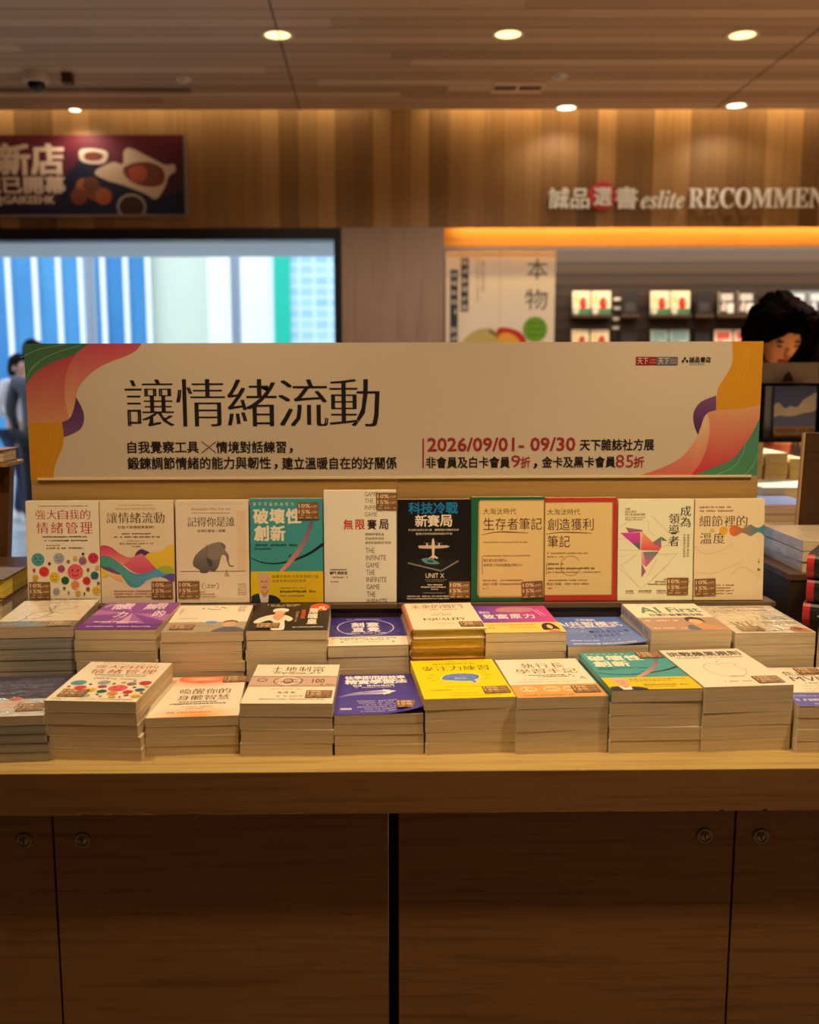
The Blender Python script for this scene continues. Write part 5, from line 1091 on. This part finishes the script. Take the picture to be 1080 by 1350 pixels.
A = Art(.13, .17); A.rect(0, 0, 1, 1, (96, 104, 150), (120, 124, 160)); A.poly(smooth([(0, .36), (.12, .32), (.25, .42), (.4, .38), (.55, .40), (.7, .26), (.9, .16), (1, .14), (1, .45), (.7, .52), (.4, .58), (.15, .56), (0, .58)], 4), (226, 206, 186)); A.rect(0, .78, 1, 1, (176, 130, 84)); A.greek(.05, .85, .95, .08, (120, 80, 50)); A.greek(.05, .93, .95, .05, (206, 190, 150))
bk = PY(1045, 577, Yr)
book((bk.x + .006, Yr + .022, zr0 + .0126), (R(88), 0, 0), .135, .165, .018, 'book with clouds in a violet sky standing in the magazine rack', 'books in the magazine rack', A, (110, 116, 154))
book((bk.x - .012, Yr + .044, zr0 + .0126), (R(89), 0, 0), .135, .166, .011, 'pale edged book standing behind the cloudy sky book', 'books in the magazine rack', None, (206, 196, 184))

# ------------------------------------------------------------------ niche: poster and face out books on the slatted wall
Yq = Ny - .30
a, b = PY(588, 331, Yq), PY(733, 331, Yq); pw = b.x - a.x; z0_ = 1.0; ph = a.z - z0_
e = empty('poster_board', ((a.x + b.x) / 2, Yq, 0), 'tall pale poster with fruit and a green disc in the lit niche', 'poster')
A = Art(pw, ph); A.rect(0, 0, 1, 1, (238, 230, 216)); A.rect(.488, 0, .50, 1, (222, 212, 196))
def pq(px, py): q = PY(px, py, Yq); return ((q.x - a.x) / pw, (a.z - q.z) / ph)
def pz_(x, y): return pq(570 + x / 5.143, 310 + y / 5.143)
for t, x0_, y0_, x1_, y1_ in (('本', 645, 160, 780, 300), ('物', 630, 365, 780, 505)): u0, v0 = pz_(x0_, y0_); u1, v1 = pz_(x1_, y1_); A.text(t, u0, v0, u1, v1, (44, 52, 60), 's')
for x0_, y0_, x1_, y1_, n in ((195, 155, 245, 520, 6), (122, 235, 172, 735, 8)):
    u0, v0 = pz_(x0_, y0_); u1, v1 = pz_(x1_, y1_); A.rect(u0, v0, u1, v1, (62, 66, 80))
    for k in range(n): vv0 = v0 + (v1 - v0) * k / n; A.greek(u0 + (u1 - u0) * .12, vv0 + (v1 - v0) / n * .5, u1, (v1 - v0) / n * .7, (190, 186, 184), (u1 - u0) * .85)
for x_, ya_, yb_ in ((300, 160, 460), (335, 180, 390)):
    u0, v0 = pz_(x_, ya_); u1, v1 = pz_(x_ + 14, yb_); k = 14
    for j in range(k): A.greek(u0, v0 + (v1 - v0) * j / k, u1, .008, (150, 134, 120))
A.poly(smooth([pz_(*p) for p in ((190, 760), (230, 690), (310, 640), (390, 630), (430, 650), (450, 700), (440, 800), (220, 800))], 4), (196, 180, 110)); A.line([pz_(385, 650), pz_(440, 680)], .02, (80, 80, 50))
A.poly(smooth([pz_(*p) for p in ((440, 640), (500, 628), (580, 650), (630, 700), (640, 780), (560, 830), (460, 820), (445, 740))], 4), (196, 50, 36)); A.poly(smooth([pz_(*p) for p in ((448, 690), (500, 660), (570, 690), (610, 770), (540, 810), (450, 800))], 4), (232, 170, 70))
u, v = pz_(697, 638); A.disc(u, v, .113, (110, 164, 44))
for k in range(3): A.greek(u - .07, v - .03 + k * .03, u + .07, .014, (70, 120, 30))
pm = PM().box((-pw / 2, 0, z0_), (pw / 2, .02, a.z), (232, 214, 190)); A.bake(pm, lambda u, v, k: ((u - .5) * pw, -k * 6, a.z - v * ph)); link('printed_sheet', pm.mesh('printed_sheet', INK_MATT), e)
link('support', PM().box((-.2, .02, 0), (.2, .05, z0_ + .4)).box((-.3, -.1, 0), (.3, .2, .03)).mesh('support', plain('stand_grey', (70, 60, 54), .5)), e)

def art_fruit():
    A = Art(1, 1); A.rect(0, 0, 1, 1, (232, 212, 176)); A.rect(0, .72, 1, 1, (70, 120, 80)); A.disc(.2, .82, .16, (206, 196, 176), .14); A.disc(.60, .52, .20, (176, 50, 40), .26); A.disc(.22, .35, .16, (226, 196, 130), .18); A.disc(.72, .45, .07, (220, 110, 70), .1); return A
def art_blocks(c0, c1, c2):
    A = Art(1, 1); A.rect(0, 0, 1, 1, c0); A.rect(.12, .12, .85, .4, c1); A.rect(.5, .5, .9, .9, c2); A.poly(smooth([(.1, .8), (.2, .5), (.4, .45), (.45, .8)], 3), c1); return A
def art_plain(c0, c1):
    A = Art(1, 1); A.rect(0, 0, 1, 1, c0)
    for k in range(5): A.rect(.2, .5 + k * .07, .8, .53 + k * .07, c1)
    return A
Yw = Ny - .02
rows = [(383.5, 416, [(755, 778.5, 'fruit', 'first of the four fruit covered books on the upper slat shelf'), (780, 806, 'fruit', 'second of the four fruit covered books on the upper slat shelf'), (820, 842, 'dark', 'dark book between the fruit covered pairs on the upper slat shelf'), (858, 883, 'fruit', 'third of the four fruit covered books on the upper slat shelf'), (884.5, 910, 'fruit', 'fourth of the four fruit covered books on the upper slat shelf'), (918, 940, 'dark', 'dark book right of the fruit covered books on the upper slat shelf'), (948, 970, 'photo', 'black and white photo book with a white label, left one of two'), (973, 996, 'photo', 'black and white photo book with a white label, right one of two'), (1011, 1035, 'dark', 'dark book above the hair of the woman on the upper slat shelf'), (1044, 1064, 'grey', 'blue grey and white book upper right above the woman, left one'), (1066, 1090, 'grey', 'blue grey and white book upper right above the woman, right one')]),
        (434.5, 466, [(754, 777, 'fruit', 'left fruit covered book on the lower slat shelf'), (779, 803.5, 'fruit', 'right fruit covered book on the lower slat shelf'), (818, 841, 'dark', 'dark book right of the fruit pair on the lower slat shelf'), (858, 881, 'teal', 'pale teal book on the lower slat shelf, left one'), (883, 909, 'teal', 'pale teal book on the lower slat shelf, right one'), (916, 937, 'dark', 'dark book right of the pale teal pair on the lower slat shelf'), (942, 966, 'red', 'white and red book on the lower slat shelf, left one'), (968, 993, 'red', 'white and red book on the lower slat shelf, right one'), (1067, 1090, 'teal', 'pale teal book right of the woman on the lower slat shelf')])]
sty = {'fruit': lambda: art_fruit(), 'dark': lambda: art_plain((40, 36, 36), (84, 80, 78)), 'photo': lambda: art_blocks((62, 52, 48), (196, 186, 178), (226, 220, 212)), 'grey': lambda: art_blocks((110, 124, 140), (206, 210, 214), (60, 60, 70)), 'teal': lambda: art_blocks((150, 174, 172), (120, 150, 152), (196, 206, 200)), 'red': lambda: art_blocks((232, 206, 190), (206, 90, 80), (240, 226, 214))}
for ri, (yt, yb_, items) in enumerate(rows):
    for xa, xb, st_, lb in items:
        a, b = PY(xa, yb_, Yw - .05), PY(xb, yb_, Yw - .05); z1_ = PY(xa, yt, Yw - .05).z; w, hh = b.x - a.x - .003, z1_ - a.z
        A = sty[st_](); A.w, A.h = w, hh
        book(((a.x + b.x) / 2, Yw - .03, a.z), (R(84), 0, 0), w, hh, .018, lb, f'face out books on the {("upper", "lower")[ri]} slat shelf', A, (220, 206, 186) if st_ != 'dark' else (40, 36, 36))
for ri, (y_, segs) in enumerate(((416.5, ((754, 807), (819, 843), (857, 911), (917, 941), (946, 998), (1010, 1036), (1043, 1095))), (466.5, ((753, 805), (817, 842), (857, 910), (915, 938), (941, 995), (1066, 1095))))):
    for k, (xa, xb) in enumerate(segs):
        a, b = PY(xa, y_, Yw - .05), PY(xb, y_, Yw - .05)
        e = empty('slat_shelf', ((a.x + b.x) / 2, Yw, a.z - .01), f'small dark ledge {("holding", "holding the lower")[ri]} ' + ('fruit books left', 'a dark book left', 'middle pair', 'a dark book middle', 'a pair near the woman', 'a book by the woman', 'books far right')[k], 'shelf', group=f'{("upper", "lower")[ri]} slat shelf ledges')
        w = (b.x - a.x) / 2; link('ledge', PM().box((-w, -.06, 0), (w, .018, .009)).mesh('ledge', plain('ledge_dark', (44, 32, 26), .4)), e); link('lip', PM().box((-w, -.064, 0), (w, -.06, .02)).mesh('lip', plain('ledge_lip', (92, 72, 58), .3)), e)
for k, (x_, y_) in enumerate(((815, 394), (815, 406), (814, 420), (813, 432))):
    c = PY(x_, y_, Yw - .01); tag(link('price_tag', PM().box((-.022, -.004, -.010), (.022, 0, .010)).mesh('price_tag', plain('tag_white', (230, 220, 204), .5)), None, (c.x, Yw + .018, c.z)), f'small white price tag {("topmost", "second", "third", "lowest")[k]} of the column right of the fruit books', 'price tag', 'price tags on the slat wall')

# ------------------------------------------------------------------ people
def skinned(pts, edges, root, levels=2):
    """one continuous tapering surface grown around a joint skeleton"""
    names = list(pts); me = bpy.data.meshes.new('skeleton'); me.from_pydata([pts[n][0] for n in names], [(names.index(a), names.index(b)) for a, b in edges], [])
    o = bpy.data.objects.new('skeleton', me); COL.objects.link(o)
    sk = o.modifiers.new('s', 'SKIN'); sk.use_smooth_shade = True
    for i, n in enumerate(names):
        d = me.skin_vertices[0].data[i]; rr = pts[n][1]; d.radius = rr if isinstance(rr, tuple) else (rr, rr); d.use_root = n == root
    sb = o.modifiers.new('b', 'SUBSURF'); sb.levels = levels; sb.render_levels = levels
    bpy.context.view_layer.update(); out = bpy.data.meshes.new_from_object(o.evaluated_get(bpy.context.evaluated_depsgraph_get()))
    V = [tuple(v.co) for v in out.vertices]; P = [tuple(q.vertices) for q in out.polygons]
    bpy.data.objects.remove(o); bpy.data.meshes.remove(me); bpy.data.meshes.remove(out); return V, P
def add_skin(pm, VP, col):
    b = len(pm.v); pm.v += VP[0]
    for f in VP[1]: pm.f.append(tuple(b + i for i in f)); pm.c.append([col] * len(f)); pm.m.append(0)
SKIN_M = ink_mat('skin_and_cloth', .6, .25)
HAIR_M = ink_mat('hair', 1.0, .0)
def add_hand(pm, wrist, direction, up, col, curl=.5, side=1):
    """palm, four unequal bent fingers and a thumb leaving the side of the palm"""
    w = Vector(wrist); d = Vector(direction).normalized(); n = Vector(up).normalized(); sx = d.cross(n).normalized() * side
    VP = {'w': (tuple(w), .020), 'p': (tuple(w + d * .045), (.034, .015)), 'k': (tuple(w + d * .085), (.038, .013))}
    add_skin(pm, skinned(VP, [('w', 'p'), ('p', 'k')], 'p'), col)
    for i, (off, ln) in enumerate(((-.030, .066), (-.010, .076), (.010, .072), (.029, .056))):
        a = w + d * .082 + sx * off; pts = [a]; ang = .2
        for seg in (.42, .32, .26):
            ang += curl * .8; pts.append(pts[-1] + (d * math.cos(ang) - n * math.sin(ang)) * ln * seg)
        pm.tube(pts, [.0092, .0086, .0078, .0062], 8, col)
    t0 = w + d * .03 - sx * .028; pm.tube([t0, t0 + d * .022 - sx * .022 - n * .006, t0 + d * .048 - sx * .030 - n * .016, t0 + d * .066 - sx * .026 - n * .026], [.013, .012, .010, .007], 8, col)
def add_head(pm, c, yaw, pitch, col):
    """c = centre of the skull; face looks along -Y before turning"""
    m = Matrix.Translation(c) @ Matrix.Rotation(yaw, 4, 'Z') @ Matrix.Rotation(pitch, 4, 'X')
    def T(p): return tuple(m @ Vector(p))
    def put(cc, r, cl, warp=None, n=18, k=12):
        q = PM().ellipsoid((0, 0, 0), r, n, k, cl, 0, warp); b = len(pm.v)
        pm.v += [T(Vector(v) + Vector(cc)) for v in q.v]
        for f, cs in zip(q.f, q.c): pm.f.append(tuple(b + i for i in f)); pm.c.append(cs); pm.m.append(0)
    def jaw(p):
        t = max(0, -p.z / .115); return Vector((p.x * (1 - .36 * t), p.y * (1 - .22 * t) - .012 * t, p.z))
    put((0, 0, 0), (.074, .092, .115), col, jaw, 26, 18)
    dk = tuple(v * .82 for v in col)
    put((0, -.093, -.018), (.010, .013, .020), col); put((0, -.101, -.031), (.014, .010, .008), dk)
    for s_ in (-1, 1):
        put((s_ * .029, -.082, .004), (.013, .006, .005), (60, 44, 40)); put((s_ * .030, -.082, .022), (.018, .006, .0035), (40, 30, 28)); put((s_ * .074, .004, -.010), (.009, .018, .028), col)
    put((0, -.080, -.058), (.022, .008, .004), (164, 84, 76)); put((0, -.079, -.065), (.018, .008, .004), (172, 96, 88))
    return m
def person(loc, yaw, label, skin, top, bottom, hair, head, arms, scale=1.0, hairkind='short', pitch=0.0, headyaw=0.0, shoes=(220, 220, 222), legs=((-.09, 0), (.09, 0)), bag=False):
    e = empty('person', loc, label, 'person', (0, 0, yaw)); k = scale
    def V(*p): return (p[0] * k, p[1] * k, p[2] * k)
    (sa, sb) = legs; hx, hy, hz = head
    sh = 1.37; P = {'pelvis': (V(0, 0, .93), .12), 'waist': (V(0, .0, 1.08), .105), 'chest': (V(0, -.01, 1.25), .125), 'upper': (V(0, -.005, 1.36), .085), 'neck': (V(hx * .5, hy * .5 - .0, 1.44), .05), 'skull': (V(hx * .85, hy * .85, hz - .07), .048)}
    E = [('pelvis', 'waist'), ('waist', 'chest'), ('chest', 'upper'), ('upper', 'neck'), ('neck', 'skull')]
    for s_, (el, wr), (lx, ly) in ((-1, arms[0], sa), (1, arms[1], sb)):
        q = 'l' if s_ < 0 else 'r'
        P['sh' + q] = (V(s_ * .165, 0, sh), .055); P['el' + q] = (V(*el), .040); P['wr' + q] = (V(*wr), .026)
        P['hip' + q] = (V(s_ * .085, 0, .86), .085); P['kn' + q] = (V(lx * .95 + s_ * .005, ly * .5 - .02, .48), .058); P['an' + q] = (V(lx, ly, .09), .038); P['toe' + q] = (V(lx, ly - .13, .035), .03)
        E += [('upper', 'sh' + q), ('sh' + q, 'el' + q), ('el' + q, 'wr' + q), ('pelvis', 'hip' + q), ('hip' + q, 'kn' + q), ('kn' + q, 'an' + q), ('an' + q, 'toe' + q)]
    pm = PM(); add_skin(pm, skinned(P, E, 'pelvis'), skin)
    m = add_head(pm, Vector(V(hx, hy, hz)), headyaw, pitch, skin)
    for s_, (el, wr) in ((-1, arms[0]), (1, arms[1])):
        d = Vector(wr) - Vector(el); add_hand(pm, V(*wr), d, Vector((0, 0, 1)) if abs(d.normalized().z) < .8 else Vector((-s_, 0, 0)), skin, .55, s_)
    link('body', pm.mesh('body', SKIN_M, True), e)
    g = {n: (p, (r_ + .018)) for n, (p, r_) in P.items()}
    def part(nm, ns, col, root, grow=None):
        pm = PM(); pts = {n: (g[n][0], g[n][1] if not grow or n not in grow else grow[n]) for n in ns}; add_skin(pm, skinned(pts, [q for q in E if q[0] in ns and q[1] in ns], root), col); return link(nm, pm.mesh(nm, SKIN_M, True), e)
    part('shirt', ['pelvis', 'waist', 'chest', 'upper', 'shl', 'shr', 'ell', 'elr', 'wrl', 'wrr'], top, 'waist', {'wrl': .034, 'wrr': .034, 'upper': .098})
    part('trousers', ['pelvis', 'hipl', 'hipr', 'knl', 'knr', 'anl', 'anr'], bottom, 'pelvis', {'anl': .06, 'anr': .06, 'pelvis': .142})
    for q in 'lr':
        a = Vector(P['an' + q][0]); pm = PM().ellipsoid((a.x, a.y - .06, .045), (.05, .14, .055), 14, 8, shoes, 0, lambda p: Vector((p.x, p.y, max(p.z, -.044)))); link('shoe', pm.mesh('shoe', SKIN_M, True), e)
    pm = PM(); gr = random.Random(5)
    def hb(c, r_): 
        q = PM().ellipsoid((0, 0, 0), r_, 14, 9, tuple(max(4, v + gr.uniform(-5, 8)) for v in hair)); b = len(pm.v); pm.v += [tuple(m @ (Vector(v) + Vector(c))) for v in q.v]
        for f, cs in zip(q.f, q.c): pm.f.append(tuple(b + i for i in f)); pm.c.append(cs); pm.m.append(0)
    hb((0, .018, .024), (.084, .092, .108)); hb((0, .04, -.02), (.078, .072, .10))
    if hairkind == 'curly':
        hb((-.004, .02, .045), (.100, .104, .098))
        for i in range(190):                  # wavy locks from the parting down both sides and the back
            s_ = gr.choice((-1, 1)); y0 = gr.uniform(-.055, .10); back = max(0, y0) * 1.2; L = gr.uniform(.20, .31); ph = gr.uniform(0, 6); am = gr.uniform(.010, .026); out = gr.uniform(.090, .128)
            pts = []
            for k_ in range(12):
                t = k_ / 11; a_ = min(1, t * 2.2) * math.pi / 2
                x = s_ * (.012 + out * math.sin(a_) * (1 - .55 * back / .12)) + am * math.sin(ph + t * 9); z = .135 - (.135 - .02) * (1 - math.cos(a_)) - max(0, t - .45) * L * 1.8
                y = y0 * (1 + .25 * t) + am * math.cos(ph + t * 8); pts.append(tuple(m @ Vector((x, y, z))))
            b = len(pm.v); c_ = tuple(max(3, v + gr.uniform(-4, 7)) for v in hair); pm.tube(pts, [.0095 * (1 - .5 * (q / 11) ** 2) for q in range(12)], 6, c_)
    else:
        hb((0, -.045, .082), (.062, .045, .03))
    link('hair', pm.mesh('hair', HAIR_M, True), e)
    if bag: link('shoulder_strap', PM().tube([V(-.12, -.10, 1.40), V(.02, -.155, 1.24), V(.17, -.10, 1.02)], .014 * k, 8, (60, 56, 60)).tube([V(-.12, .10, 1.40), V(.02, .15, 1.24), V(.17, .10, 1.02)], .014 * k, 8, (60, 56, 60)).box(V(.14, -.10, .88), V(.22, .10, 1.04), (50, 46, 52)).mesh('shoulder_strap', SKIN_M), e)
    return e
wz = PY(1037, 440, 3.78)
person((wz.x - .02, 3.92, 0), R(-6), 'person with dark curly hair looking down behind the magazine rack', (206, 146, 116), (140, 66, 48), (50, 46, 52), (14, 9, 8), (.02, -.10, 1.585), (((-.22, -.10, 1.13), (-.02, -.28, 1.20)), ((.22, -.10, 1.13), (.10, -.30, 1.22))), 1.0, 'curly', R(28), R(8))
wp = PY(23, 560, 9.6)
person((wp.x + .02, 9.6, 0), R(75), 'person in a pale shirt and navy trousers walking outside the window', (206, 160, 136), (214, 208, 210), (34, 44, 78), (26, 22, 24), (.0, -.03, 1.54), (((-.22, .06, 1.13), (-.20, -.14, 1.02)), ((.20, .10, 1.12), (.19, -.02, .92))), .985, 'short', R(8), 0, legs=((-.08, -.10), (.08, .12)), bag=True)
wp = PY(47, 560, 9.0)
person((wp.x, 9.0, 0), R(170), 'person mostly hidden behind the banner, only dark hair showing above it', (206, 160, 136), (90, 90, 100), (50, 50, 60), (26, 22, 24), (.0, -.02, 1.62), (((-.22, .04, 1.13), (-.20, -.04, .90)), ((.22, .04, 1.13), (.20, -.04, .90))), 1.01, 'short', 0, 0)
